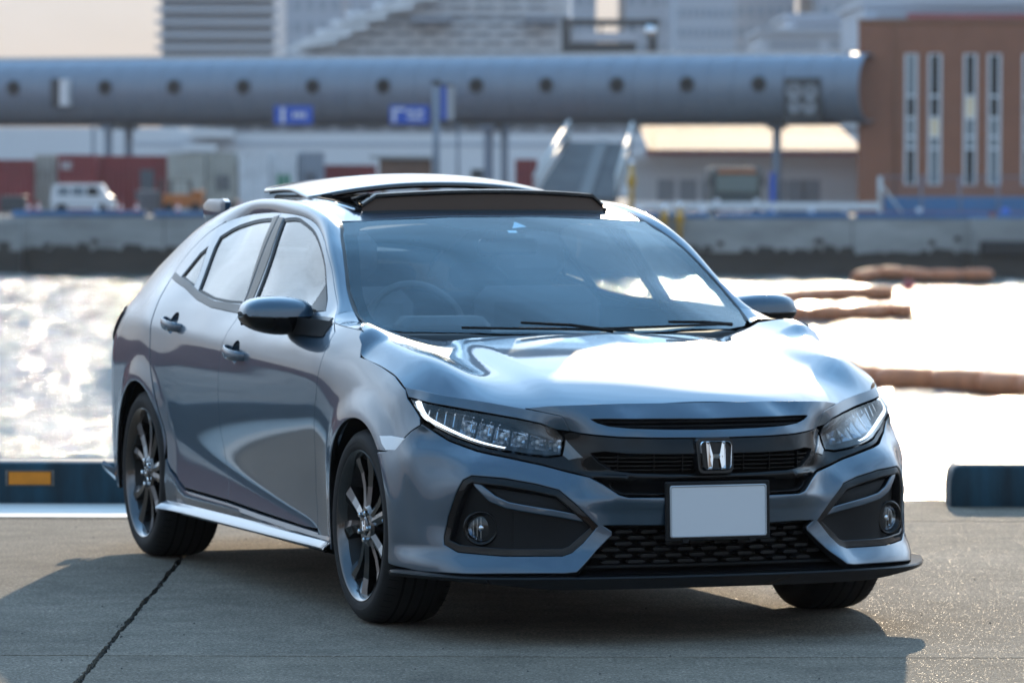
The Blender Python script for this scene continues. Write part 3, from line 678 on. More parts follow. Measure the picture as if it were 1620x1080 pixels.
for px in (-72,48,192,300,409,518,629,775,885,996,1106,1219):
    s=tloc(px)
    if port is None:
        port=MB().lathe([(-tr+.10,.30),(-tr-.06,.36),(-tr-.06,.44),(-tr+.10,.46)],20,'y').build('porthole',DSTEEL,tub,True); g1=MB().lathe([(-tr-.02,.001),(-tr-.02,.36)],20,'y').build('porthole_glass',DARKG,port); o=port
    else:
        o=port.copy(); C.objects.link(o); o.parent=tub; g2=g1.copy(); C.objects.link(g2); g2.parent=o
    o.location=(s,0,tzz+.22)
s=tloc(123); m=MB().box(s-.62,s+.1,-tr-.12,-tr+.6,tzz-.9,tzz+.75).build('bridge_door',DSTEEL,tub); MB().box(s+.1,s+.62,-tr-.35,-tr+.3,tzz-.85,tzz+.72).build('door_leaf',WHITE,tub)
s=tloc(1288); lv=MB()
lv.box(s-1.05,s+1.05,-tr-.10,-tr+.5,tzz-tr+.1,tzz+.55); lvo=lv.build('service_hatch',DSTEEL,tub)
for dx,dz,r in ((-.45,-.2,.42),(.5,-.25,.40),(-.4,-1.0,.36),(.45,-1.05,.36)): MB().lathe([(-tr-.12,.1),(-tr-.20,r),(-tr-.12,r+.05)],16,'y',(s+dx,0,tzz+dz)).build('hatch_fan',mat('fan_grey',(.30,.31,.33),.4) if 'fan_grey' not in bpy.data.materials else bpy.data.materials['fan_grey'],lvo)
for a,b,dy in ((176,184,-.6),(193,203,.5),(774,786,-.6),(788,797,.5),(1223,1234,0),(-250,-240,0),(-600,-590,0)):
    s0,s1=tloc(a),tloc(b); MB().box(s0,s1,dy-.15,dy+.15,0,tzz-tr+.02).build('bridge_column',STEEL,tub)
    MB().box(s0-.25,s1+.25,dy-.4,dy+.4,tzz-tr-.32,tzz-tr-.10).build('column_head',STEEL,tub); MB().box(s0-.15,s1+.15,dy-.3,dy+.3,0,.35).build('column_foot',FARC,tub)
for px in (160,735,812): 
    s0=tloc(px); MB().tube([(s0,-.9,0),(s0,-.9,tzz-tr)],.09,8).build('drain_pipe',STEEL,tub,True)
# signs on the bridge
SBLUE=mat('sign_blue',(.01,.10,.55),.45)
def sign(px0,px1,py0,py1,D,label,marks):
    x0,x1=P(px0,D),P(px1,D); z1,z0=Zp(py0,D),Zp(py1,D); y=CAMP[1]+D; o=empty('direction_sign',((x0+x1)/2,y,z0)); tag(o,label,'sign',group='blue signs hanging on the boarding bridge')
    w=(x1-x0)/2; h=z1-z0; MB().bbox(-w,w,-.05,.05,0,h,.02).build('sign_panel',SBLUE,o)
    mk=MB()
    for a,b,c,d in marks: mk.box(-w+a*2*w,-w+b*2*w,-.056,-.05,c*h,d*h)
    mk.build('sign_marking',WHITE,o)
    for q in (-.6,.6): MB().box(q*w-.04,q*w+.04,.05,.5,.2*h,.8*h).build('sign_bracket',DSTEEL,o)
sign(434,495,169,198,258,'blue sign with one upright white bar on the left half of the boarding bridge',[(.17,.27,.1,.9),(.48,.56,.35,.65),(.60,.70,.35,.65),(.74,.82,.35,.65)])
sign(616,679,168,197,254,'blue sign with an angled white arrow, beside the lamp pole',[(.08,.16,.1,.85),(.16,.40,.70,.85),(.45,.62,.55,.75),(.68,.85,.55,.75),(.45,.85,.25,.38)])
# lamp/camera pole with hanging banner
D=240; x=P(690,D); y=CAMP[1]+D; o=empty('sign_pole',(x,y,FZ)); tag(o,'grey pole with a narrow blue and white banner standing in front of the bridge','pole')
H=Zp(134,D)-FZ; MB().tube([(0,0,0),(0,0,H)],[.20,.16],12).build('pole',STEEL,o,True); MB().box(.10,.9,-.06,.06,H-.1,H).build('pole_arm',DSTEEL,o); MB().box(.25,.55,-.03,.03,H-1.9,H-.1).build('banner',SBLUE,o); MB().box(.56,.95,-.03,.03,H-1.9,H-.1).build('banner_edge',mat('banner_grey',(.45,.45,.46),.6),o); MB().bbox(-.25,.25,-.2,.2,H-.05,H+.22,.05).build('pole_head',DSTEEL,o)
# ---- containers
def cont_mat(n,c): return mat(n,c,.55,noise=(.7,.2))
CM={'maroon':cont_mat('container_maroon',(.27,.030,.036)),'beige':cont_mat('container_beige_grey',(.48,.47,.42)),'white':cont_mat('container_white',(.78,.80,.82)),'grey':cont_mat('container_blue_grey',(.32,.36,.42)),'brown':cont_mat('container_brown',(.20,.11,.075))}
def container(px0,px1,top,bot,D,colr,label,marks=(),group='shipping containers on the far quay'):
    x0,x1=P(px0,D),P(px1,D); y=CAMP[1]+D; z0=FZ+.02; z1=Zp(top,D); o=empty('shipping_container',((x0+x1)/2,y,z0)); tag(o,label,'container',group=group); w=(x1-x0)/2; h=z1-z0
    m=MB(); n=max(3,int(2*w/.28)); v=[];f=[]
    for i in range(n*4+1):
        x_=-w+.08+(2*w-.16)*i/(n*4); d=-.0 if i%4 in (0,1) else .045; v+=[(x_,d+.03,.16),(x_,d+.03,h-.12)]
        if i: f.append((2*i-2,2*i,2*i+1,2*i-1))
    m.add(v,f).build('corrugated_wall',CM[colr],o)
    fr=MB(); fr.box(-w,-w+.1,0,.1,0,h); fr.box(w-.1,w,0,.1,0,h); fr.box(-w+.1,w-.1,0,.1,0,.16); fr.box(-w+.1,w-.1,0,.1,h-.12,h); fr.build('container_frame',CM[colr],o)
    MB().box(-w,w,.11,2.44,.0,h-.004).build('container_body',CM[colr],o)
    if marks:
        mk=MB()
        for a,b,c,d in marks[1]: mk.box(-w+a*2*w,-w+b*2*w,-.012,-.004,c*h,d*h)
        mk.build('painted_mark',marks[0],o)
LWHITE=mat('lettering_white',(.7,.7,.7),.6); GREEN=mat('logo_green',(.06,.30,.18),.6); DGREY=mat('marking_dark_grey',(.12,.13,.15),.6); LCY=mat('marking_pale_blue',(.35,.55,.62),.6)
DC=247
container(-130,53,255,330,DC,'maroon','maroon container at the left edge of the picture')
container(56,90,247,330,DC+1,'beige','narrow end of a pale container between two maroon ones')
container(92,152,247,330,DC,'maroon','maroon container with small white letters near its top left corner',(LWHITE,[(.08,.13,.74,.88),(.17,.19,.74,.88),(.20,.22,.74,.88),(.25,.31,.74,.88),(.34,.36,.74,.88)]))
container(154,264,248,330,DC+2,'maroon','maroon container with a dark patch behind the bridge columns',(DGREY,[(.62,.82,.15,.75)]))
container(266,324,244,330,DC,'beige','plain beige-grey container left of the lettered one')
container(327,374,243,330,DC+.5,'beige','beige-grey container with pale blue stripe and dark lettering',(DGREY,[(.32,.40,.35,.62),(.45,.53,.35,.62),(.58,.66,.35,.62),(.70,.78,.35,.62)]))
container(379,426,243,330,DC,'white','plain white container in the middle of the pale row')
container(428,470,241,330,DC+.5,'white','white container with a green square logo',(GREEN,[(.25,.42,.40,.62),(.46,.58,.40,.62),(.62,.76,.40,.62)]))
container(473,511,242,330,DC+1,'grey','blue-grey container with dark lettering, rightmost of the pale row',(DGREY,[(.3,.4,.35,.65),(.46,.56,.35,.65),(.62,.72,.35,.65)]))
container(513,594,262,330,DC+4,'maroon','low maroon container behind the raised roof glass of the car')
container(815,850,252,330,DC+4,'maroon','small maroon container beside the foot of the ramp')
k=0
for px0,c in ((-330,'maroon'),(-540,'maroon'),(-760,'brown'),(-980,'maroon'),(-1200,'maroon'),(-1420,'beige'),(-1640,'maroon'),(-1860,'maroon')):
    container(px0,px0+190,247,330,DC,c,c.replace('beige','beige-grey')+' container out of view on the far quay, %s left of the picture'%('first','second','third','fourth','fifth','sixth','seventh','eighth')[k]); k+=1
# brown hut with a flat roof
D=244; x0,x1=P(600,D),P(682,D); y=CAMP[1]+D; o=empty('dock_hut',((x0+x1)/2,y,FZ)); tag(o,'small brown hut with a pale flat roof between the maroon container and the pole','hut'); w=(x1-x0)/2; H=Zp(252,D)-FZ
MB().box(-w,w,0,3,0,H).build('hut_wall',CM['brown'],o); MB().box(-w-.5,w+.4,-.5,3.4,H,H+.16).build('hut_roof',FARC,o); MB().box(-w+.4,w-.6,-.03,0,.2,H*.45).build('hut_window',WHITE,o)
# ---- van
def van(px0,px1,top,D,label):
    x0,x1=P(px0,D),P(px1,D); L=x1-x0; H=Zp(top,D)-FZ; o=empty('parked_van',(x0,CAMP[1]+D,FZ)); tag(o,label,'van')
    pr=[(0,.32),(0.02,.9),(.10,H-.12),(.25,H),(L*.80,H),(L*.90,H*.66),(L-.12,H*.58),(L,.6),(L,.32)]
    n=len(pr); v=[(a,0,b) for a,b in pr]+[(a,1.7,b) for a,b in pr]; MB().add(v,[tuple(range(n)),tuple(n+i for i in range(n))[::-1]]+[(i,n+i,n+(i+1)%n,(i+1)%n) for i in range(n)]).build('van_body',WHITE,o)
    for a,b,q in ((.12,.30,0),(.34,.54,0),(.58,.78,.0)): MB().add([(L*a,-.012,H*.62),(L*b,-.012,H*.62),(L*b-(.12 if b>.7 else 0),-.012,H*.90),(L*a,-.012,H*.90)],[(0,1,2,3)]).build('window',DARKG if a>.5 else mat('van_glass',(.22,.27,.31),.2) if 'van_glass' not in bpy.data.materials else bpy.data.materials['van_glass'],o)
    for a in (.18,.80): w_=MB().lathe([(-.04,.001),(-.05,.18),(-.03,.30),(.15,.31)],18,'y',(L*a,0,.31)).build('wheel',RUBBER,o,True)
    MB().box(L-.04,L+.03,.1,.4,.7,.9).build('headlight',CHROME,o); MB().box(.0,L,-.015,-.003,.50,.54).build('side_trim',DGREY,o)
van(80,180,293,232,'small white van parked on the far quay in front of the containers')
# ---- forklift
D=236; x=P(285,D); o=empty('forklift',(x,CAMP[1]+D,FZ)); tag(o,'orange forklift truck with a dark mast and overhead guard on the far quay','forklift')
ORG=mat('forklift_orange',(.50,.15,.03),.5)
MB().bbox(-.9,1.2,0,1.1,.35,1.05,.08).build('truck_body',ORG,o); MB().bbox(.5,1.25,0,1.1,1.05,1.25,.06).build('counterweight',ORG,o)
m=MB()
for a,b in ((-.55,0),(-.55,1.1),(.55,0),(.55,1.1)): m.tube([(a,b,1.0),(a*.9,b,1.75)],.05,6)
m.box(-.6,.6,0,1.1,1.72,1.78); m.build('overhead_guard',DSTEEL,o); m=MB()
for b in (.25,.85): m.box(-1.12,-1.0,b-.05,b+.05,.1,1.85)
for z in (.6,1.1,1.8): m.box(-1.12,-1.0,.2,.9,z,z+.06)
m.build('mast',DSTEEL,o); MB().box(-1.9,-1.1,.25,.35,.1,.16).box(-1.9,-1.1,.75,.85,.1,.16).build('fork',DSTEEL,o)
for a in (-.6,.8): MB().lathe([(-.05,.001),(-.06,.2),(-.03,.30),(.2,.31)],16,'y',(a,0,.31)).build('wheel',RUBBER,o,True)
# pallets / dark machinery
def crate(px0,px1,top,D,m_,label,nm='equipment_crate'):
    x0,x1=P(px0,D),P(px1,D); h=Zp(top,D)-FZ; o=empty(nm,((x0+x1)/2,CAMP[1]+D,FZ)); tag(o,label,'crate'); w=(x1-x0)/2
    MB().bbox(-w,w,0,1.2,.12,h,.04).build('crate_box',m_,o); MB().box(-w,w,0,1.2,0,.03).box(-w,-w+.1,0,1.2,.03,.12).box(w-.1,w,0,1.2,.03,.12).build('pallet',CM['brown'],o); MB().box(-w-.02,w+.02,-.02,1.22,h*.55,h*.62).build('strap',DGREY,o)
crate(0,40,312,233,DSTEEL,'dark crate at the left end of the far quay'); crate(215,252,303,238,DGREY,'grey covered crate between the columns and the forklift'); crate(345,372,318,235,DSTEEL,'low dark crate right of the forklift')
crate(745,765,268,244,DSTEEL,'tall dark cabinet beside the bridge columns','equipment_cabinet')
# cones
CONE=mat('cone_red',(.60,.07,.04),.5)
def cone(px,D,label):
    o=empty('traffic_cone',(P(px,D),CAMP[1]+D,FZ)); tag(o,label,'cone',group='red traffic cones along the far quay'); MB().lathe([(.03,.19),(.72,.035),(.72,.001)],14,'z').build('cone_body',CONE,o,True); MB().box(-.22,.22,-.22,.22,0,.03).build('cone_base',CONE,o); MB().lathe([(.36,.121),(.52,.083)],14,'z').build('cone_band',WHITE,o,True)
for px,lb in ((46,'red cone left of the white van, the farther from it'),(61,'red cone just left of the white van'),(191,'red cone at the foot of the bridge columns'),(217,'red cone between the columns and the grey crate'),(282,'red cone in front of the forklift'),(380,'red cone in front of the white container')): cone(px,228,lb)
# yellow posts
YEL=mat('post_yellow',(.62,.33,.02),.5)
for px,top,bot,lb in ((1003,262,312,'tall thin yellow post left of the white railing'),(1055,334,372,'short yellow post above the windscreen, the left one'),(1080,330,385,'short yellow post with a lamp on its head, the right one')):
    D=219; z1=Zp(top,D); z0=FZ if bot<345 else Zp(bot,D)
    yy=FARY+.9 if bot<345 else FARY-.35
    o=empty('yellow_post',(P(px,D),yy,z0)); tag(o,lb,'post',group='yellow posts on the far quay'); MB().tube([(0,0,0),(0,0,z1-z0)],.13,10).build('post_shaft',YEL,o,True); MB().bbox(-.22,.22,-.2,.2,(z1-z0)*.6,(z1-z0)*.8,.04).build('post_box',YEL,o); MB().lathe([(z1-z0,.1),(z1-z0+.14,.14),(z1-z0+.26,.08),(z1-z0+.28,.001)],10,'z').build('post_lamp',CHROME,o,True)
# ---- ramp
RAMP=mat('ramp_grey',(.12,.125,.13),.95,spec=.1,noise=(.4,.2)); RAIL=mat('railing_white',(.62,.62,.60),.4)
o=empty('gangway_ramp',(P(905,252),CAMP[1]+252,FZ)); tag(o,'steep grey covered gangway ramp with pale handrails climbing from the quay under the bridge','ramp')
l0=o.location
def L(px,py,D): p=(P(px,D),CAMP[1]+D,Zp(py,D)); return Vector((p[0]-l0[0],p[1]-l0[1],p[2]-l0[2]))
a,b,c,d=L(845,312,236),L(975,312,236),L(1000,226,246),L(900,224,246); e=Vector((0,0,-.35)); MB().add([a,b,c,d,a+e,b+e,c+e,d+e],[(0,1,2,3),(7,6,5,4),(0,4,5,1),(1,5,6,2),(3,2,6,7),(0,3,7,4)]).build('ramp_deck',RAMP,o)
a2,b2,c2,d2=L(915,311,235.9),L(935,311,235.9),L(962,225,245.9),L(943,225,245.9); MB().add([a2+Vector((0,0,.08)),b2+Vector((0,0,.08)),c2+Vector((0,0,.08)),d2+Vector((0,0,.08))],[(0,1,2,3)]).build('ramp_tread',mat('ramp_tread_grey',(.2,.2,.2),.9,spec=.1),o)
for (p,q) in ((a,d),(b,c)):
    for h in (.55,1.1): MB().tube([p+Vector((0,0,h)),q+Vector((0,0,h))],.05 if h<1 else .085,8).build('handrail',RAIL,o,True)
    for k in range(15): r=p+(q-p)*(k/14); MB().tube([r,r+Vector((0,0,1.1))],.035,6).build('rail_post',RAIL,o,True)
# ---- warehouse with lit striped roof
D=262; x0,x1=P(1003,D),P(1365,D); y=CAMP[1]+D; o=empty('terminal_shed',(x0,y,FZ)); tag(o,'long white shed with an orange lit corrugated roof behind the bus','shed'); w=x1-x0; H=Zp(243,D)-FZ
SHW=mat('shed_wall_white',(.74,.74,.74),.6); SHR=mat('shed_roof_orange',(.50,.26,.12),.7,spec=.15); REDT=mat('shed_red_trim',(.35,.05,.04),.5)
MB().box(0,w,0,14,0,H).build('shed_wall',SHW,o); MB().box(-.2,w+.2,-.12,0,H*.80,H*.95).build('lit_fascia',mat('fascia_white',(.8,.79,.76),.4),o)
zr=Zp(236,D)-FZ; zt=Zp(188,D+26)-FZ-1.2; n=60
xa=P(1025,D)-x0
for k in range(n):
    a=xa+(w-xa)*k/n; b=xa+(w-xa)*(k+1)/n; MB().add([(a,-.9,zr),(a+(b-a)*.62,-.9,zr),(a+(b-a)*.62,25,zt+1.2),(a,25,zt+1.2),(a+(b-a)*.75,-.88,zr-.09),(b,-.88,zr-.09),(a+(b-a)*.75,25,zt+1.11),(b,25,zt+1.11)],[(0,1,2,3),(1,4,6,2),(4,5,7,6)]).build('roof_sheet',SHR,o)
MB().box(xa-.2,w,-1.0,-.7,zr-.28,zr-.05).build('eaves_trim',REDT,o)
for px in (1040,1075,1110,1215,1245,1270): 
    a=P(px,D)-x0; MB().box(a,a+1.0,-.03,0,.1,H*.55).build('shed_door',mat('shed_door_grey',(.33,.35,.38),.5) if 'shed_door_grey' not in bpy.data.materials else bpy.data.materials['shed_door_grey'],o)
# bus seen end-on
D=243; x0,x1=P(1126,D),P(1205,D); w=x1-x0; H=Zp(264,D)-FZ; o=empty('parked_bus',(x0,CAMP[1]+D,FZ)); tag(o,'dark bus parked end-on with a large windscreen in front of the white shed','bus')
smooth_by_angle(MB().bbox(0,w,0,9,.35,H,.18).build('bus_body',mat('bus_dark_green',(.05,.07,.07),.35,coat=.5),o),30); MB().bbox(.15,w-.15,-.02,.3,1.15,H-.35,.1).build('bus_windscreen',mat('bus_glass',(.20,.24,.22),.15),o); MB().box(.3,w-.3,-.03,.02,H-.33,H-.12).build('destination_board',ORG,o)
for a in (.12,w-.42): MB().box(a,a+.3,-.04,.02,.6,.85).build('headlight',CHROME,o); MB().lathe([(.2,.001),(.2,.45),(.6,.46)],16,'x',(a-.25,.9,.46)).build('wheel',RUBBER,o)
for s_ in (-.16,w+.02): MB().box(s_,s_+.14,-.2,-.05,1.5,2.1).build('bus_mirror',DSTEEL,o)
# ---- white railing/pipe rail along the right quay
o=empty('quay_railing',(P(1003,226),FARY+3,FZ)); tag(o,'white railing on short posts running along the far quay below the shed','railing'); w=P(1392,226)-P(1003,226); h=Zp(319,226)-FZ
MB().box(0,w,0,.18,h-.34,h).build('rail_beam',WHITE,o)
for k in range(8): MB().box(w*k/7-.07,w*k/7+.07,.02,.16,0,h-.33).build('rail_post',WHITE,o)
# blue lamp post
D=228; x=P(1222,D); o=empty('blue_marker_post',(x,CAMP[1]+D,FZ)); tag(o,'blue square post standing behind the white railing under the bridge column','post'); H=Zp(275,D)-FZ; MB().bbox(-.12,.12,-.12,.12,0,H,.02).build('post_shaft',SBLUE,o); MB().bbox(-.2,.2,-.2,.2,H,H+.08,.02).build('post_cap',SBLUE,o)
# ---- brick building
BR=mat('brown_brick',(.34,.135,.075),.8,noise=(.8,.10)); BRD=mat('brick_joint',(.29,.13,.065),.8)
D=250; bx0=P(1357,D); by=CAMP[1]+D; o=empty('brick_building',(bx0,by,FZ)); tag(o,'brown brick terminal building with tall narrow white framed windows','building'); H=Zp(36,D)-FZ
holes=[]; wins=[]
def bx(px): return P(px,D)-bx0
def bz(py): return Zp(py,D)-FZ
wpx=[(1430,1450),(1467,1488),(1523,1544),(1561,1582),(1616,1637),(1654,1675),(1710,1731)]
# wall built between the window strips
edges=[0]+[e for a,b in wpx for e in (bx(a),bx(b))]+[26.0]
for i in range(0,len(edges),2): MB().box(edges[i],edges[i+1],0,.4,0,H).build('wall_panel',BR,o)
z0,z1=bz(291),bz(84)
for a,b in wpx:
    MB().box(bx(a),bx(b),0,.4,0,z0).build('wall_panel',BR,o); MB().box(bx(a),bx(b),0,.4,z1,H).build('wall_panel',BR,o)
    fr=MB(); x0_,x1_=bx(a),bx(b); t_=.14; fr.box(x0_,x0_+t_,-.04,.12,z0,z1); fr.box(x1_-t_,x1_,-.04,.12,z0,z1)
    rows=[291,233,215,185,151,84]
    for r in rows: zz=bz(r); fr.box(x0_+t_,x1_-t_,-.035,.11,max(z0,zz-.07),min(z1,zz+.07))
    wo=fr.build('window_frame',WHITE,o)
    for i in range(5):
        lit=(a==1467 and i==2) or (a==1523 and i==3)
        mm=mat('window_lit_glass',(.5,.48,.36),.4,emit=(1,.88,.62,.15)) if lit and 'window_lit_glass' not in bpy.data.materials else bpy.data.materials['window_lit_glass'] if lit else (mat('pane_grey',(.24,.28,.30),.25,coat=.4) if 'pane_grey' not in bpy.data.materials else bpy.data.materials['pane_grey']) if i in (1,2) or (i==4 and a in (1430,)) or (i==0 and a in (1467,1561)) else DARKG
        MB().box(x0_+t_,x1_-t_,.06,.09,bz(rows[i])+.07,bz(rows[i+1])-.07).build('window_pane',mm,wo)
MB().prism([(.02,.4),(26,.4),(28,18),(2.2,18)],0,H-.01).build('building_core',BR,o); MB().prism([(-.08,-.08),(26.1,-.08),(28,18),(2.1,18)],H,H+.22).build('parapet',BRD,o)
for k in range(int(H/.6)): MB().box(0.0,bx(1429),-.012,0,k*.6,k*.6+.02).build('brick_course',BRD,o)
MB().tube([(bx(1415),-.08,0),(bx(1415),-.08,H)],.05,8).build('downpipe',BRD,o,True)
# blue low wall with mesh fence in front
D=231; x0=P(1398,D); o=empty('blue_barrier',(x0,CAMP[1]+D,FZ)); tag(o,'long blue barrier wall with a red foot in front of the brick building','barrier'); h=Zp(309,D)-FZ
BAR=mat('barrier_blue',(.05,.20,.42),.5,noise=(.4,.15))
for k in range(9): MB().box(k*2.0+.01,k*2.0+1.98,0,.12,.30,h).build('barrier_panel',BAR,o)
MB().box(0,18,-.02,.14,.06,.28).build('barrier_foot',REDT,o)
D=229; x0=P(1388,D); o=empty('mesh_fence',(x0,CAMP[1]+D,FZ)); tag(o,'thin wire mesh fence with grey posts and a slanted stay before the blue barrier','fence'); h=Zp(278,D)-FZ
for k,px in enumerate((1392,1457,1518,1578,1640)): MB().tube([(P(px,D)-x0,0,0),(P(px,D)-x0,0,h)],.11 if k==0 else .05,8).build('fence_post',RAIL if k==0 else STEEL,o,True)
MB().tube([(.1,0,h-.3),(P(1432,D)-x0,-.5,0)],.05,8).build('fence_stay',RAIL,o,True)
for z in (h,h*.5): MB().tube([(0,0,z),(9,0,z)],.03,6).build('fence_rail',STEEL,o,True)
wm=MB(); 
for k in range(72): wm.tube([(k*.12,0,.05),(k*.12,0,h)],.007,3,False)
wm.build('fence_wire',STEEL,o)['kind']='stuff'
o=MB().lathe([(0,.05),(.1,.22),(.3,.26),(.5,.18),(.58,.001)],14,'z').build('blue_buoy',SBLUE,None,True,(P(1584,226),FARY+1.2,FZ)); tag(o,'round blue buoy lying on the far quay by the blue barrier','buoy')
# ---- ship
SW=mat('ship_white',(.80,.81,.83),.45,noise=(.05,.05)); SG=mat('ship_window_band',(.26,.29,.34),.3); SSH=mat('ship_grey',(.52,.56,.62),.5)
D=400; sx0=P(210,D); o=empty('cruise_ship',(sx0,CAMP[1]+D,WATER)); tag(o,'big white cruise ship with stepped decks moored behind the boarding bridge','ship')
def sx(px): return P(px,D)-sx0
def sz(py): return Zp(py,D)-WATER
hull=[(sx(-420),sz(215)),(sx(-380),0),(sx(1500),0),(sx(1500),sz(212)),(sx(330),sz(212)),(sx(280),sz(204)),(sx(-100),sz(204))]
n=len(hull); MB().add([(a,0,b) for a,b in hull]+[(a,28,b) for a,b in hull],[tuple(range(n))[::-1],tuple(range(n,2*n))]+[(i,(i+1)%n,n+(i+1)%n,n+i) for i in range(n)]).build('hull',SW,o)
MB().box(sx(215),sx(1500),-.06,0,sz(232),sz(226)).build('hull_stripe',SSH,o)
levels=[(318,212,205),(285,205,200)]
dk=[(300,212),(335,196),(365,182),(395,166),(420,150),(440,134),(455,118),(462,104),(468,90),(490,76),(512,62),(535,48),(556,34),(600,20),(640,6),(668,-8),(700,-24),(735,-40)]
for i,(px,py) in enumerate(dk[:-1]):
    z0,z1=sz(py),sz(dk[i+1][1]); xr=sx(905 if i>5 else 1480)
    MB().box(sx(px)+2.2,xr-.3,.8,26,z0,z1-.25).build('deck_house',SW if i%4 else SSH,o)
    MB().box(sx(px)-.6,xr,-.2,27,z1-.25,z1-.002).build('deck_edge',SW,o)
    wb=MB(); x_=sx(px)+4
    while x_<xr-2: wb.box(x_,x_+1.5,.72,.8,z0+(z1-z0)*.30,z0+(z1-z0)*.72); x_+=2.3
    w_=wb.build('window_row',SG,o); w_['kind']='stuff'
# pale glazed terraces at the stern
for i,(px,py) in enumerate(((440,84),(462,74),(488,62),(518,46),(560,30),(600,14))): MB().add([(sx(px),-2,sz(py)),(sx(px+95),-2,sz(py-14)),(sx(px+95),-2,sz(py-22)),(sx(px+30),-2,sz(py-11)),(sx(px),2,sz(py)),(sx(px+95),2,sz(py-14)),(sx(px+95),2,sz(py-22)),(sx(px+30),2,sz(py-11))],[(0,1,2,3),(7,6,5,4),(3,2,6,7)]).build('terrace_canopy',WHITE,o)
for px0,px1,py0,py1 in ((300,372,207,219),(292,345,230,241),(650,715,28,38),(830,880,28,38)): MB().box(sx(px0),sx(px1),-2.5,-.1,sz(py1),sz(py0)).build('lifeboat' if py0>100 else 'bridge_window',WHITE if py0>100 else SG,o)
# lattice gantry above the tube
D=300; x0=P(890,D); o=empty('boarding_gantry',(x0,CAMP[1]+D,FZ)); tag(o,'dark steel gantry frame rising above the boarding bridge','gantry')
def gx(px): return P(px,D)-x0
def gz(py): return Zp(py,D)-FZ
for px in (895,1032): 
    for dy in (0,2.5): MB().box(gx(px)-.28,gx(px)+.28,dy-.2,dy+.2,0,gz(30)).build('gantry_leg',DSTEEL,o)
MB().box(gx(888),gx(1043),0.25,.6,gz(40),gz(31)).build('gantry_beam',DSTEEL,o); MB().box(gx(888),gx(1043),1.9,2.25,gz(40),gz(31)).build('gantry_beam',DSTEEL,o)
MB().box(gx(902),gx(1006),.3,2,gz(88),gz(68)).build('gantry_cabin',DSTEEL,o); MB().box(gx(900),gx(1008),.2,2.1,gz(66),gz(52)).build('gantry_deck',SSH,o)
for px in (905,950,1000): MB().tube([(gx(px),.3,gz(66)),(gx(px),.3,gz(40))],.08,6).build('gantry_hanger',DSTEEL,o,True)
MB().lathe([(0,.01),(.1,.4),(.8,.45),(1.0,.01)],12,'z',(gx(1028),0,gz(62))).build('gantry_light',CHROME,o,True)
# ---- towers
def tower(px0,px1,top,D,depth,colr,wcol,fl,label,balc=False,cols=0,kind_='building'):
    x0,x1=P(px0,D),P(px1,D); w=x1-x0; H=Zp(top,D)-FZ; o=empty('tower_building',(x0,CAMP[1]+D,FZ)); tag(o,label,'tower')
    MB().box(0,w,0,depth,0,H).build('wall',colr,o); z=Zp(100,D)-FZ; nf=int((H-z)/fl)
    for k in range(nf+1):
        zz=z+k*fl
        if zz+fl>H: break
        if cols:
            wb=MB(); cw=w/cols
            for c_ in range(cols): wb.box(c_*cw+cw*.22,c_*cw+cw*.80,-.12,0,zz+fl*.30,zz+fl*.75)
            q=wb.build('window_row',wcol,o); q['kind']='stuff'
        else: MB().box(w*.02,w*.98,-.12,0,zz+fl*.34,zz+fl*.84).build('window_band',wcol,o)
        if balc: MB().box(-.9,w+.9,-1.4,0,zz-.12,zz+fl*.26).build('balcony_band',colr,o)
    MB().box(-.5,w+.5,-.5,depth,H,H+.6).build('roof_edge',colr,o); return o
TG=mat('tower_grey',(.44,.47,.52),.6); TGW=mat('tower_glass',(.10,.13,.17),.2); TB=mat('tower_pale_blue',(.36,.42,.50),.5); TBW=mat('tower_blue_glass',(.22,.29,.38),.25)
tower(256,434,-200,760,40,TG,TGW,1.33*1.6,'grey apartment tower with close rows of balconies at the upper left',True)
tower(441,540,-200,900,50,TB,TBW,4.5,'pale blue tower standing just right of the grey apartment tower',cols=5)
tower(545,640,-150,980,50,TB,TBW,4.5,'pale tower half hidden behind the ship',cols=5)
tower(700,942,-260,900,60,TB,TBW,5,'wide pale slab tower behind the ship, left of the bright sky gap',cols=14)
tower(988,1064,-260,900,60,TB,TBW,5,'narrow pale tower right of the bright sky gap',cols=4)
tower(1070,1162,-200,820,50,mat('tower_light',(.44,.48,.54),.6),TBW,3.6,'light tower with a grid of windows above the bridge',cols=9)
tower(1163,1256,-200,880,50,TG,TBW,4,'plain grey-blue tower next to the light gridded one',cols=6)
tower(1293,1700,-120,860,60,TG,TBW,4,'grey block behind the brick building',cols=18)
def lowb(px0,px1,top,D,m_,label,fl=3):
    x0,x1=P(px0,D),P(px1,D); w=x1-x0; H=Zp(top,D)-FZ; o=empty('harbour_building',(x0,CAMP[1]+D,FZ)); tag(o,label,'building'); MB().box(0,w,0,30,0,H).build('wall',m_,o)
    z=H-fl; 
    while z>H-3.2*fl: MB().box(w*.06,w*.42,-.1,0,z+.6,z+fl*.75).box(w*.5,w*.62,-.1,0,z+.6,z+fl*.75).box(w*.68,w*.95,-.1,0,z+.6,z+fl*.75).build('window_band',SG,o); MB().box(-.5,w+.5,-.8,0,z-.15,z+.2).build('floor_edge',WHITE,o); z-=fl
    MB().box(-.4,w+.4,-.6,30,H,H+.5).build('roof_edge',TG,o)
lowb(1203,1420,52,520,TG,'grey building with banded windows above the right end of the bridge')
lowb(1245,1440,28,540,SSH,'upper grey-blue block set back over the banded building',2.6)
lowb(1365,1700,8,430,TB,'pale building with a maroon roof rail behind the brick building',3)
D=429; o=MB().box(P(1432,D),P(1720,D),CAMP[1]+D-1,CAMP[1]+D-.6,Zp(30,D),Zp(21,D)).build('rooftop_sign_band',CM['maroon']); tag(o,'long maroon band along the roof behind the brick building','sign')
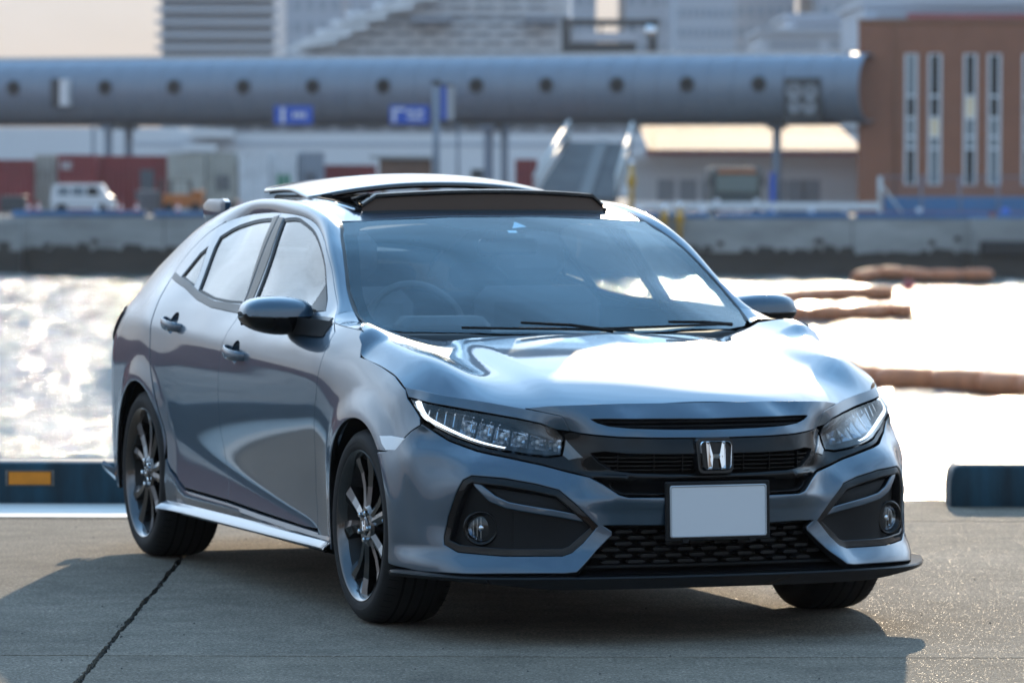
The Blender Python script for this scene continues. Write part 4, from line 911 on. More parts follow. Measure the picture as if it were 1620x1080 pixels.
# ---- low buildings and the maroon hull further left, seen only as reflections in the car's side
HULL=mat('hull_maroon',(.23,.035,.04),.5,noise=(.1,.15))
o=empty('maroon_freighter',(-150,FARY-60,WATER),R(18)); tag(o,'long maroon hulled freighter moored out of view on the left, mirrored in the doors','ship')
hl=[(-60,0),(100,0),(112,9),(100,9.2),(-66,9.4)]; n=len(hl)
MB().add([(a,0,b) for a,b in hl]+[(a,18,b) for a,b in hl],[tuple(range(n)),tuple(n+i for i in range(n))[::-1]]+[(i,n+i,n+(i+1)%n,(i+1)%n) for i in range(n)]).build('hull',HULL,o); MB().box(-55,-30,3,15,9,22).build('deck_house',WHITE,o); MB().box(-50,-44,6,12,22,28).build('funnel',HULL,o)

# ---- brown warehouse behind the photographer, out of view, mirrored in the nose of the car
o=empty('quayside_warehouse',(-10,-86,0),R(6)); tag(o,'brown quayside warehouse behind the viewpoint, seen only as a reflection in the car','warehouse')
WH=mat('warehouse_brown',(.15,.115,.085),.85,noise=(.2,.2)); MB().box(-70,80,-20,0,0,10).build('wall',WH,o); MB().box(-71,81,-21,.8,10,10.5).build('roof',DSTEEL,o)
for k in range(12): MB().bbox(-62+k*11.5,-56+k*11.5,-.05,.15,.0,5.2,.05).build('door',DSTEEL if k%3 else SSH,o)

hz=MB().box(-700,700,-120,1150,-7,150).build('haze',None); hz['kind']='stuff'
hm=bpy.data.materials.new('haze_air'); hm.use_nodes=True; n_=hm.node_tree.nodes; n_.clear(); ho=n_.new('ShaderNodeOutputMaterial'); pv=n_.new('ShaderNodeVolumePrincipled'); pv.inputs['Density'].default_value=.00013; pv.inputs['Color'].default_value=(.86,.92,1,1); pv.inputs['Anisotropy'].default_value=.2
hm.node_tree.links.new(pv.outputs[0],ho.inputs['Volume']); hz.data.materials.append(hm)
# ================================================================== CAR: assembly
car = empty('hatchback_car', (0, 0, 0), YAW)
tag(car, 'grey-blue hatchback on the quay with its glass roof slid open and a blank number plate', 'car')
def both(fn):
    for s in (-1, 1): fn(s)
def mir(lst): return list(lst)+[(-a,b) for a,b in reversed(lst) if abs(a)>1e-6]
def xy(u,v): p=f_front(np.array([u]),np.array([v]))[0]; return float(p[0]),float(p[1])
def arch(cy, a0, a1, r=ARCH_R, n=26):
    return [(cy+r*math.cos(R(a0+(a1-a0)*i/n)), 0.325+r*math.sin(R(a0+(a1-a0)*i/n))) for i in range(n+1)]
# ---- front seams
STRIP_TOP=[(1.093,.790),(1.0,.784),(.910,.773),(.772,.756),(.66,.742),(.607,.735),(.54,.725),(.476,.714)]
NOSE_TOP=[(0,.757),(.18,.757),(.351,.755),(.45,.751),(.519,.747),(.607,.737)]
LAMP=[(1.058,.757),(.975,.748),(.901,.738),(.767,.719),(.628,.702),(.545,.688),(.493,.668),(.472,.645),(.478,.592),(.517,.588),(.577,.594),(.659,.606),(.746,.621),(.841,.646),(.915,.674),(.970,.708),(1.029,.738)]
# hood
hf=[xy(u,v) for u,v in NOSE_TOP]+[xy(u,v) for u,v in STRIP_TOP[::-1][2:-1]]
hs_=[(-.292,.787),(-.187,.824),(-.062,.848),(.065,.866),(.135,.873),(.160,.90)]
hs_=[(float(side_x(np.array([y]),np.array([z]))[0]),y) for y,z in hs_]
hr=[(.832,.19),(.805,.24),(.745,.335),(.70,.395),(.60,.345),(.45,.275),(.25,.228),(0,.215)]
hood_half=[(x,y) for x,y in hf+hs_+hr]
panel('hood', f_hood, mir(hood_half), PAINT, car, h=0.026, out=(0,0,1))
# nose piece with its slot
slot=[(.384,.707),(.33,.708),(.20,.708),(0,.706)]; slot2=[(0,.674),(.15,.676),(.26,.680),(.326,.686),(.362,.696)]
nose=NOSE_TOP+[(.54,.725),(.476,.714),(.45,.668),(.42,.662),(.375,.658),(.30,.653),(.20,.650),(0,.648)]
nose_o=panel('nose_panel', f_front, mir(nose), PAINT, car, holes=[slot+[(-a,b) for a,b in slot[::-1][1:]]+[(-a,b) for a,b in slot2[::-1]]+slot2[1:]], h=0.02, radial=True)
sl=[(.40,.715),(-.40,.715),(-.40,.665),(.40,.665)]
panel('intake_recess', f_front, sl, VOID, nose_o, h=0.03, radial=True, off=-0.028, thick=0)
bb=MB()
for zz in (.684,.697):
    P=[f_front(np.array([a]),np.array([zz]))[0]+np.array([0,.018,0]) for a in np.linspace(-.36,.36,17)]; bb.tube(P,.0022,5)
o=bb.build('intake_mesh', MBLACK, nose_o, True)
def brow(s):
    panel('lamp_brow', f_front, STRIP_TOP+[(.45,.668),(.493,.672),(.545,.691),(.628,.706),(.767,.724),(.901,.743),(.975,.752),(1.066,.762)], PAINT, car, s, h=0.02, radial=True, gap=.0014)
both(brow)
# front bumper
POD=[(.745,.531),(.645,.524),(.550,.507),(.479,.489),(.432,.446),(.362,.374),(.407,.321),(.440,.292),(.470,.281),(.641,.279),(.790,.285),(.842,.305),(.845,.330),(.830,.395),(.800,.468),(.775,.515)]
BTOP=[(.970,.678),(.941,.664),(.858,.630),(.748,.603),(.647,.585),(.536,.562),(.463,.543),(.390,.525),(.348,.503),(.303,.472),(.275,.464),(.162,.464)]
def side_u(y,z): x=float(side_x(np.array([y]),np.array([z]))[0]); return math.atan2(x,0.35-y)*1.2
arc_b=[(side_u(y,z),z) for y,z in arch(0,194,134,n=12) if z<.60]
bump=[(0,.464)]+BTOP[::-1]+[(side_u(-.40,.655),.655),(side_u(-.352,.612),.612),(side_u(-.30,.585),.585)]
bump+=[p for p in arc_b[::-1]]+[(side_u(-.345,.228),.226),(.932,.217),(.850,.219),(.638,.226),(.46,.231),(.427,.236),(.370,.297),(.322,.345),(.322,.356),(.350,.376),(.266,.377),(.160,.375),(0,.374)]
def fbump(u,v):
    """the bumper skin: brow over the pod, fin under it, a soft ledge along the centre bar"""
    p=f_front(u,v); r=np.stack([np.sin(u/1.2),-np.cos(u/1.2),0*u],-1); au=np.abs(u)
    low=sm(.30,.235,v)*sm(.30,.42,au)*(1-sm(1.0,1.1,au)); d=0.020*low
    bar=np.exp(-((v-.45)/.02)**2)*(1-sm(.30,.5,au))*.008
    crease=0.010*np.exp(-((v-(.555+ (au-.6)*.12))/.030)**2)*sm(.45,.7,au)*(1-sm(.9,1.03,au))
    return p+r*(d+bar+crease)[:,None]
bumper=panel('front_bumper', fbump, mir(bump), PAINT, car, holes=[POD,[(-a,b) for a,b in POD]], h=0.02, radial=True, thick=.022, roll=.003)
# grille
gr=[(0,.646),(.20,.648),(.30,.651),(.375,.656),(.42,.660),(.446,.665),(.47,.655),(.468,.645),(.474,.590),(.517,.584),(.577,.590),(.659,.602),(.746,.617),(.841,.642),(.915,.670),(.93,.664),(.858,.632),(.748,.605),(.647,.587),(.536,.564),(.463,.545),(.390,.527),(.348,.505),(.303,.474),(.275,.466),(.162,.466),(0,.466)]
gh=[(0,.598),(.149,.598),(.27,.600),(.34,.606),(.385,.600),(.36,.572),(.32,.548),(.25,.541),(.149,.538),(0,.537)]
gh2=[(0,.512),(.15,.512),(.26,.512),(.33,.507),(.315,.488),(.29,.476),(.15,.474),(0,.474)]
def fgr(u,v):
    p=f_front(u,v); au=np.abs(u); r=np.stack([np.sin(u/1.2),-np.cos(u/1.2),0*u],-1)
    d=-0.004-0.022*sm(.60,.53,v)*(1-sm(.36,.5,au))+0.020*np.exp(-((v-.524)/.010)**2)*(1-sm(.33,.46,au))
    return p+r*d[:,None]
grille=panel('grille', fgr, mir(gr), GBLACK, car, holes=[mir(gh),mir(gh2)], h=0.016, radial=True, thick=.02)
panel('grille_back', f_front, [(.46,.64),(-.46,.64),(-.46,.46),(.46,.46)], VOID, grille, h=0.03, radial=True, off=-0.055, thick=0)
for zz in (.549,.562,.575,.588):
    mb=MB()
    a1={.549:.31,.562:.345,.575:.37,.588:.375}[zz]
    P=[fgr(np.array([a]),np.array([zz]))[0]+np.array([0,.022,0]) for a in np.linspace(-a1,a1,25)]
    v=[];f=[]
    for i,p in enumerate(P):
        v+=[(p[0],p[1]-.010,p[2]-.0026),(p[0],p[1]-.010,p[2]+.0018),(p[0],p[1]+.02,p[2]+.003),(p[0],p[1]+.02,p[2]-.003)]
        if i: b=i*4; f+=[(b-4+k,b-4+(k+1)%4,b+(k+1)%4,b+k) for k in range(4)]
    mb.add(v,f).build('grille_slat', GBLACK, grille)
for a in (-.30,-.19,-.10,.10,.19,.30):
    p=fgr(np.array([a]),np.array([.568]))[0]; MB().box(p[0]-.0015,p[0]+.0015,p[1]+.006,p[1]+.03,.542,.598).build('grille_rib', GBLACK, grille)
def nostril(s):   # bright facet beside the lamp's inner end
    panel('grille_facet', fgr, [(.462,.640),(.472,.59),(.452,.575),(.405,.585)], mat('facet_grey',(.10,.11,.12),.25,coat=1) if s<0 else bpy.data.materials['facet_grey'], grille, s, h=.02, radial=True, off=.004, thick=.006)
both(nostril)
# badge: a rounded frame round a broad letter
def rrect(w0,h0,w1,r,n=6):
    """rounded trapezoid: half width w0 at the bottom, w1 at the top, half height h0"""
    pts=[]
    for cx,cz,a in ((w1-r,h0-r,0),(-w1+r,h0-r,90),(-w0+r,-h0+r,180),(w0-r,-h0+r,270)):
        for k in range(n+1): t=R(a+90*k/n); pts.append((cx+r*math.cos(t),cz+r*math.sin(t)))
    return pts
badge=MB(); bo=rrect(.051,.0475,.056,.017); bi=rrect(.0445,.041,.0495,.012); n=len(bo)
v=[(x,-.010,z) for x,z in bi]+[(x*.5+x2*.5,-.015,z*.5+z2*.5) for (x,z),(x2,z2) in zip(bo,bi)]+[(x,-.008,z) for x,z in bo]+[(x,.006,z) for x,z in bo]+[(x,.006,z) for x,z in bi]
badge.add(v,[(r*n+i,r*n+(i+1)%n,((r+1)%5)*n+(i+1)%n,((r+1)%5)*n+i) for r in range(5) for i in range(n)])
by=float(fgr(np.array([0.]),np.array([.592]))[0][1])-.008
bobj=badge.build('badge', CHROME, car, loc=(0,by,.592)); smooth_by_angle(bobj,50); bobj.rotation_euler=(R(-8),0,0)
def letter_h():
    L=[(-.033,.0405),(-.0215,.0405),(-.0125,.004),(.0125,.004),(.0215,.0405),(.033,.0405),(.0295,-.0405),(.0165,-.0405),(.0115,-.009),(-.0115,-.009),(-.0165,-.0405),(-.0295,-.0405)]
    m=MB(); n=len(L); c=[(x*.72 if abs(x)>.014 else x,z) for x,z in L]
    v=[(x,-.010,z) for x,z in L]+[(x,.004,z) for x,z in L]
    # raised ridge
    m.add(v,[(i,(i+1)%n,n+(i+1)%n,n+i) for i in range(n)])
    def poly(ix,ridge):
        b=len(m.v); P=[L[i] for i in ix]; k=len(P)
        m.v+= [(x,-.010,z) for x,z in P]+[(x,-.016,z) for x,z in ridge]
        q=len(ridge)
        if q==2:
            m.f.append((b+0,b+1,b+k+0)); m.f.append((b+1,b+2,b+k+1,b+k+0)); m.f.append((b+2,b+3,b+k+1)); m.f.append((b+3,b+0,b+k+0,b+k+1))
    poly([0,1,10,11],[(-.0262,.034),(-.0225,-.034)]); poly([4,5,6,7],[(.0262,.034),(.0225,-.034)]); poly([2,3,8,9],[(-.011,-.0022),(.011,-.0022)])
    m.f.append((1,2,9,10)); m.f.append((3,4,7,8))
    return m
lo=letter_h().build('badge_letter', CHROME, bobj); smooth_by_angle(lo,20)
bk=MB(); bk.add([(x,-.001,z) for x,z in rrect(.060,.056,.064,.02)]+[(x,.02,z) for x,z in rrect(.066,.062,.070,.02)],[tuple(range(28))[::-1]]+[(i,(i+1)%28,28+(i+1)%28,28+i) for i in range(28)])
smooth_by_angle(bk.build('badge_plinth', GBLACK, bobj),30)
# number plate
pl=MB().bbox(-.178,.178,-.004,.012,-.094,.094,.004).build('number_plate_holder', MBLACK, car, loc=(0,-.934,.419)); pl.rotation_euler=(R(-2),0,0)
pp=MB(); po=rrect(.165,.0825,.165,.008,4); pi_=rrect(.159,.0765,.159,.006,4); n=len(po)
pp.add([(x,-.007,z) for x,z in pi_]+[(x,-.0098,z) for x,z in [(a*.5+c*.5,b*.5+d*.5) for (a,b),(c,d) in zip(po,pi_)]]+[(x,-.007,z) for x,z in po]+[(x,-.003,z) for x,z in po],[(r*n+i,r*n+(i+1)%n,(r+1)*n+(i+1)%n,(r+1)*n+i) for r in range(3) for i in range(n)])
smooth_by_angle(pp.build('plate_rim', PLATE_RIM, pl),60)
pq=MB(); pq.add([(x,-.0068,z) for x,z in pi_],[tuple(range(n))[::-1]]); pq.build('plate_face', PLATE, pl)
for sx in (-.115,.115): MB().box(sx-.010,sx+.010,-.011,-.002,-.098,-.086).build('plate_clip', MBLACK, pl)
# lower grille with staggered bars
panel('lower_grille', f_front, mir([(0,.372),(.345,.374),(.318,.352),(.365,.297),(.423,.232),(.30,.228),(0,.228)]), VOID, car, h=.03, radial=True, off=-.085, thick=0)
lg=MB()
for z in (.243,.372):
    lg.tube([f_front(np.array([a]),np.array([z]))[0]+np.array([0,.05,0]) for a in np.linspace(-.40 if z<.3 else -.33,.40 if z<.3 else .33,15)],.006,6)
lower=lg.build('lower_grille_frame', MBLACK, car, True)
bar=None
for r,z in enumerate((.258,.277,.296,.315,.334,.353)):
    a1=.385-(z-.24)*.62
    k=-8
    for k in range(-9,10):
        a=k*.078+(r%2)*.039
        if abs(a)>a1: continue
        p=f_front(np.array([a]),np.array([z]))[0]; sl_=math.atan2(a,1.25)
        if bar is None:
            m=MB(); m.add([(-.029,0,.0),(-.022,0,.0048),(.022,0,.0048),(.029,0,0),(.022,0,-.0048),(-.022,0,-.0048),(-.033,.03,.0),(-.024,.03,.006),(.024,.03,.006),(.033,.03,0),(.024,.03,-.006),(-.024,.03,-.006)],
              [(0,1,2,3,4,5)]+[(i,6+i,6+(i+1)%6,(i+1)%6) for i in range(6)])
            bar=m.build('grille_bar', mat('bar_grey',(.008,.008,.009),.5,spec=.3), lower); q=bar
        else: q=bar.copy(); C.objects.link(q); q.parent=lower
        q.location=(float(p[0]),float(p[1])+.040,float(p[2])); q.rotation_euler=(0,0,math.asin(max(-1,min(1,a/1.25)))*0.9)
# splitter
def splitter():
    st=[(0,-.945),(.2,-.942),(.40,-.922),(.55,-.885),(.68,-.822),(.78,-.740),(.86,-.62),(.905,-.52),(.930,-.45),(.915,-.395),(.895,-.375)]
    st=[tuple(p) for p in catmull(st,4)]; full=[(-x,y) for x,y in st[::-1][:-1]]+st
    v=[];f=[]
    for x,y in full:
        e=sm(.50,.82,abs(x)); z=.217-.004*e; h=.038-.024*e; dx=-x*.10; dy=.09
        v+=[(x+dx*1.3,y+dy*1.3,z+.014),(x,y,z+.001),(x*1.002,y-.003,z-.004),(x,y,z-h),(x+dx,y+dy,z-h-.004)]
    m=len(full)
    for i in range(m-1):
        for k in range(4): f.append((i*5+k,(i+1)*5+k,(i+1)*5+k+1,i*5+k+1))
    o=mesh_obj('front_splitter',v,f,GBLACK,car); smooth_by_angle(o,30)
splitter()
# fog lamp pods
def pod(s):
    frame=panel('fog_pod_frame', f_front, POD, GBLACK, car, s, holes=[[(u,v) for u,v in inset(np.array(POD),.022 if True else 0).tolist()]], h=.016, radial=True, off=-.004, thick=.03, roll=.004)
    panel('pod_insert', f_front, inset(np.array(POD),.010).tolist(), MBLACK, frame, s, h=.02, radial=True, off=-.034, thick=0)
    top=[(.695,.498),(.640,.496),(.545,.482),(.470,.462),(.425,.424),(.43,.415),(.52,.428),(.627,.450),(.660,.466)]
    panel('pod_vent_panel', f_front, top, MBLACK, frame, s, h=.02, radial=True, off=-.026, thick=.006)
    low=[(.62,.425),(.52,.412),(.40,.392),(.388,.37),(.415,.330),(.455,.300),(.62,.299)]
    panel('pod_lower_panel', f_front, low, MBLACK, frame, s, h=.02, radial=True, off=-.028, thick=.006)
    panel('pod_divider', f_front, [(.745,.512),(.722,.510),(.672,.468),(.630,.448),(.520,.428),(.405,.407),(.385,.394),(.412,.390),(.53,.410),(.640,.430),(.690,.450),(.735,.496)], PAINT, frame, s, h=.014, radial=True, off=-.012, thick=.022, roll=.004)
    p=f_front(np.array([.728]),np.array([.362]))[0]; ang=.728/1.2*.62
    fl=bpy.data.objects.new('fog_lamp',None)
    m=MB().lathe([(-.008,.054),(-.014,.056),(-.016,.050),(-.006,.044),(0,.040)],36,'y'); fo=m.build('fog_lamp',GBLACK,car,True)
    bpy.data.objects.remove(fl)
    fo.location=(s*(float(p[0])-.022),float(p[1])+.020,.362); fo.rotation_euler=(0,0,s*ang)
    MB().lathe([(.022,.0001),(.020,.020),(.010,.034),(-.002,.040)],36,'y').build('fog_reflector',REFL,fo,True)
    MB().lathe([(-.009,.0001),(-.008,.018),(-.004,.032),(0,.039)],36,'y').build('fog_lens',LENS,fo,True)
    MB().lathe([(-.003,.0001),(-.002,.009),(.004,.011),(.018,.010)],16,'y').build('fog_bulb_shield',CHROME,fo,True)
    b=MB()
    for k in (-2,-1,0,1,2): b.box(k*.012-.0012,k*.012+.0012,.002,.012,-.034+abs(k)*.006,.034-abs(k)*.006)
    b.build('fog_ribs',REFL,fo)
both(pod)
# headlamps
def lamp(s):
    ln=panel('headlamp', f_front, LAMP, LENS, car, s, h=.018, radial=True, thick=0, gap=.002)
    def off(u,v,d):
        p=f_front(np.array([u]),np.array([v]))[0]; r=math.hypot(p[0],p[1]-.35); q=np.array([p[0],.35+(p[1]-.35),p[2]]); q[0]-=p[0]/r*d; q[1]-=(p[1]-.35)/r*d; return q*np.array([s,1,1])
    panel('lamp_housing', f_front, inset(np.array(LAMP),-.004).tolist(), LAMPIN, ln, s, h=.02, radial=True, off=-.062, thick=0)
    # side wall of the housing
    P=resample(LAMP,.03); v=[];f=[];n=len(P)
    for u_,v_ in P: v+=[tuple(off(u_,v_,.001)),tuple(off(u_,v_,.063))]
    for i in range(n): j=(i+1)%n; f.append((2*i,2*j,2*j+1,2*i+1))
    mesh_obj('lamp_wall',v,f,LAMPIN,ln,True)
    # running light: L-shaped light guide
    g=catmull([(1.030,.745),(1.010,.728),(.982,.708),(.955,.692),(.918,.677),(.87,.660),(.80,.638),(.74,.624),(.69,.615),(.66,.610)],5); nn=len(g); v=[];f=[]
    for i,(a,b) in enumerate(g):
        t=i/(nn-1); w=.021*(1-t)**2*(1-math.exp(-i*1.2))+.0050; wl=.004
        v+=[tuple(off(a-w*.5,b+w*.85,.014)),tuple(off(a+wl*.3,b+wl*.6,.008)),tuple(off(a+wl*.3,b,.016))]
    for i in range(nn-1):
        for k in (0,1): f.append((i*3+k,(i+1)*3+k,(i+1)*3+k+1,i*3+k+1))
    mesh_obj('running_light',v,f,DRL,ln,True)
    # upper trim bar
    g=[(1.0,.742),(.90,.729),(.77,.705),(.66,.680),(.57,.655),(.50,.636)]; g=catmull(g,4); v=[];f=[]
    for a,b in g: v+=[tuple(off(a,b,.026)),tuple(off(a,b-.004,.018)),tuple(off(a,b-.010,.030)),tuple(off(a,b-.010,.06))]
    for i in range(len(g)-1):
        for k in range(3): f.append((i*4+k,(i+1)*4+k,(i+1)*4+k+1,i*4+k+1))
    mesh_obj('lamp_trim',v,f,REFL,ln)
    # led cells: wedge-shaped bowls
    for k in range(6):
        a0=.495+k*.062; zc=.618+k*.0085+ (0.004 if k>3 else 0); hh=.021+k*.0012; w=.027; m=MB()
        c=[off(a0-w,zc-hh,.022),off(a0+w,zc-hh+.006,.022),off(a0+w,zc+hh+.004,.026),off(a0-w,zc+hh-.004,.026)]; d=[off(a0-w*.45,zc-hh*.4,.056),off(a0+w*.45,zc-hh*.4+.003,.056),off(a0+w*.45,zc+hh*.5,.056),off(a0-w*.45,zc+hh*.5,.056)]
        m.add(c+d,[(0,1,5,4),(1,2,6,5),(2,3,7,6),(3,0,4,7),(4,5,6,7)]); m.build('led_bowl',REFL,ln)
        e=off(a0,zc+.002,.044); MB().lathe([(0,.0001),(.002,.006),(.006,.0085),(.012,.0085)],12,'y').build('led_lens',CLEARW,ln,True,loc=tuple(e))
    for k in range(3):
        a0=.80+k*.045; z0=.722+k*.006; m=MB(); w=.017
        m.add([off(a0-w,z0-.007,.020),off(a0+w,z0-.004,.020),off(a0+w,z0+.008,.022),off(a0-w,z0+.005,.022),off(a0,z0,.034)],[(0,1,4),(1,2,4),(2,3,4),(3,0,4)]); m.build('led_cell',REFL,ln)
    for k in range(9):
        a0=.70+k*.033; m=MB(); z0=.652+(k*.0062)
        m.add([off(a0-.002,z0-.012,.034),off(a0+.002,z0-.012,.034),off(a0+.004,z0+.040,.040),off(a0,z0+.040,.040)],[(0,1,2,3)]); m.build('lamp_fin',REFL,ln)
both(lamp)
# ---- side panels
C1=[(2.68,1.076),(2.678,1.12),(2.635,1.170),(2.52,1.240),(2.36,1.294),(2.175,1.321),(1.93,1.332),(1.722,1.334),(1.45,1.325),(1.245,1.297),(1.058,1.240),(.899,1.161),(.765,1.077),(.604,.995)]
C1=[tuple(p) for p in catmull(C1,4)]
BS=[(1.594,.295),(1.600,.344),(1.640,.428),(1.672,.553),(1.650,.699),(1.631,.843),(1.608,.904),(1.580,.951),(1.600,1.034),(1.665,1.193),(1.722,1.334)]
iB=min(range(len(C1)),key=lambda i:abs(C1[i][0]-1.722))
FG=[tuple(p) for p in catmull([(1.635,1.312),(1.50,1.317),(1.398,1.306),(1.197,1.265),(.996,1.188),(.868,1.098),(.780,1.042)],3)]+[(.735,1.006),(.85,.998),(1.0,.999),(1.485,1.008),(1.490,1.04),(1.55,1.18)]
RG=[(2.225,1.034),(2.258,1.088),(2.325,1.195),(2.335,1.236)]+[tuple(p) for p in catmull([(2.335,1.236),(2.21,1.279),(2.0,1.304),(1.800,1.312)],3)][1:]+[(1.722,1.2),(1.625,1.03),(1.618,1.006),(1.78,1.005),(1.98,1.011)]
QG=[(2.535,1.079),(2.303,1.047),(2.335,1.110),(2.405,1.198),(2.458,1.172)]
fr_edge=[(.451,.943),(.443,.904),(.454,.829),(.468,.743),(.511,.634),(.575,.391),(.568,.268)]
def door_handle(s,y,z,parent):
    x=float(side_x(np.array([y]),np.array([z]))[0]); m=MB()
    P=catmull([(x-.006,y+.105,z+.012),(x+.018,y+.085,z+.010),(x+.034,y+.03,z+.004),(x+.034,y-.04,z-.003),(x+.018,y-.09,z-.007),(x-.006,y-.105,z-.009)],5)
    v=[];f=[];n=10
    for i,p in enumerate(P):
        t=i/(len(P)-1); hh=.0125+.008*math.sin(math.pi*t)**.5*(1.1-.35*t); ww=.0075
        for k in range(n):
            th=2*math.pi*k/n; v.append((s*(p[0]+ww*math.cos(th)),p[1],p[2]+hh*math.sin(th)))
    for i in range(len(P)-1):
        for k in range(n): f.append((i*n+k,i*n+(k+1)%n,(i+1)*n+(k+1)%n,(i+1)*n+k))
    h=mesh_obj('door_handle',v,f,PAINT,parent); smooth_by_angle(h,60)
    # recess cup behind the grip
    n=28; rings=[]; 
    for rr,d in ((1.02,-.004),(.93,-.010),(.72,-.026),(.3,-.034),(.02,-.034)):
        for k in range(n):
            th=2*math.pi*k/n; yy=y+.012+.048*rr*math.cos(th); zz=z+.006+.040*rr*math.sin(th)
            rings.append((s*(float(side_x(np.array([yy]),np.array([zz]))[0])+d+.0012),yy,zz))
    f=[(r*n+k,r*n+(k+1)%n,(r+1)*n+(k+1)%n,(r+1)*n+k) for r in range(4) for k in range(n)]
    mesh_obj('handle_cup',rings,f,PAINT,parent,True)
def cup(y,z): return [(y+.047*math.cos(2*math.pi*k/24),z+.039*math.sin(2*math.pi*k/24)) for k in range(24)][::1]
def side(s):
    # fender
    low=[(-.292,.787),(-.187,.824),(-.062,.848),(.065,.866),(.135,.871),(.160,.90),(.185,.935),(.20,.952),(.24,.958),(.36,.963),(.46,.968),(.535,.973)]
    a=arch(0,-18,132,n=36)
    def fs(u,v): x,y=xy(u,v); return (y,v)
    fen=low+fr_edge+[(.56,.215),(.352,.215)]+a+[(-.30,.585),(-.352,.612),(-.40,.655)]+[fs(.970,.678),fs(.985,.700),fs(1.029,.735),fs(1.062,.757),fs(1.085,.784)]
    def ffen(u,v):
        p=f_side(u,v); p[:,0]-= .05*sm(.93,1.0,v)*0; return p
    fen_o=panel('front_fender', ffen, fen, PAINT, car, s, h=.022)
    gy=np.array([.200,.24,.30,.36,.42,.47,.535,.604]); gz=np.interp(gy,[.20,.24,.36,.46,.535,.604],[.952,.958,.963,.968,.973,.995]); gx=side_x(gy,gz)-.0005
    ix=np.array([.812,.792,.762,.735,.718,.706,.710,.712]); iz=np.array([hood_z(a,b)-.001 for a,b in zip(ix[:5],(gy+.02)[:5])]+[.960,.975,1.008])
    rows=[]
    for t in np.linspace(0,1,7):
        a=np.stack([gx,gy,gz],-1); b=np.stack([ix,gy+np.array([.02,.02,.02,.02,.02,.01,.0,.0]),iz],-1); m_=(a+b)/2+np.array([.006,0,.010]); rows.append((1-t)**2*a+2*t*(1-t)*m_+t*t*b)
    grid_obj('fender_gusset',np.array(rows),PAINT,fen_o,s,hint=(.3,0,1))
    # side marker
    mk=panel('side_marker', f_side, [(-.235,.632),(-.30,.636),(-.385,.632),(-.372,.617),(-.345,.590),(-.295,.588),(-.262,.606)], CLEARW, car, s, h=.012, off=.003, thick=.006)
    # doors
    fd=fr_edge+[(.70,.266),(1.2,.281)]+BS[:-1]+C1[iB:]
    d1=panel('front_door', f_side, fd, PAINT, car, s, holes=[FG,cup(1.447,.838)], h=.014)
    rd=BS[::-1]+[(1.8,.298),(2.14,.303),(2.22,.325),(2.30,.365)]+[p for p in arch(2.70,170,139,.378,8)]+[(2.47,.655),(2.540,.744),(2.568,.84),(2.615,.935),(2.645,1.0),(2.66,1.04)]+C1[:iB]
    d2=panel('rear_door', f_side, rd, PAINT, car, s, holes=[RG,QG,cup(2.342,.911)], h=.014)
    for d,g,gm in ((d1,FG,SGLASS),(d2,RG,PGLASS),(d2,QG,PGLASS)):
        panel('window_seal', f_side, inset(resample(g,.02),-.007).tolist(), SEAL, d, s, holes=[inset(resample(g,.02),.008).tolist()], h=.02, off=-.003, thick=.005, gap=0)
        panel('window_glass', f_side, inset(resample(g,.02),.004).tolist(), gm, d, s, h=.03, off=-.008, thick=0, gap=0)
    # pillar trims
    panel('pillar_trim', f_side, [(1.500,1.008),(1.590,1.008),(1.595,1.034),(1.660,1.193),(1.712,1.318),(1.646,1.318),(1.56,1.18)], GBLACK, d1, s, h=.03, off=.002, thick=.004)
    panel('pillar_trim', f_side, [(1.600,1.010),(1.608,1.010),(1.615,1.034),(1.715,1.2),(1.792,1.318),(1.728,1.325),(1.670,1.193),(1.604,1.034)], GBLACK, d2, s, h=.03, off=.002, thick=.004)
    panel('mirror_sail', f_side, [(.725,1.004),(.86,.998),(.88,1.01),(.87,1.098),(.78,1.042)], GBLACK, d1, s, h=.03, off=.001, thick=.004)
    # belt moulding
    def belt(y0,y1,par):
        up=[(.60,.986),(1.0,.992),(1.6,1.001),(1.95,1.006),(2.19,1.030),(2.40,1.066),(2.66,1.094)]; lo=[(.455,.945),(1.0,.962),(1.6,.969),(1.95,.980),(2.19,1.002),(2.40,1.040),(2.675,1.072)]
        ys=np.linspace(y0,y1,30); U=np.interp(ys,[p[0] for p in up],[p[1] for p in up]); L=np.interp(ys,[p[0] for p in lo],[p[1] for p in lo])
        o=list(zip(ys,U))+list(zip(ys[::-1],L[::-1])); panel('belt_moulding', f_side, o, BELT, par, s, h=.02, off=.004, thick=.006, roll=.003)
    belt(.60,1.572,d1); belt(1.582,2.655,d2)
    door_handle(s,1.435,.832,d1); door_handle(s,2.33,.905,d2)
    # key cylinder cap of the front door
    # quarter panel, running into the rear bumper side
    q=[(2.683,1.066),(2.67,1.04),(2.652,1.0),(2.622,.935),(2.575,.84),(2.547,.744),(2.477,.655)]+[p for p in arch(2.70,139,160,.373,4)]+arch(2.70,168,0,n=36)+[(3.05,.26),(3.08,.235),(3.30,.235),(3.46,.26),(3.49,.5),(3.49,.80),(3.47,.933),(3.40,.993),(3.30,1.058),(3.1,1.143),(2.9,1.213),(2.7,1.258),(2.5,1.285),(2.375,1.295)]+[(p[0]+.001,p[1]) for p in C1[::-1] if p[0]>2.38]
    panel('rear_quarter', f_side, q, PAINT, car, s, h=.024)
    tl=panel('tail_lamp', f_side, [(3.20,.925),(3.27,.945),(3.40,.935),(3.485,.90),(3.485,.80),(3.36,.80),(3.26,.85)], TAILR, car, s, h=.02, off=.010, thick=.014)
    # sill skirt
    ys=np.linspace(.362,2.345,50); rows=[]
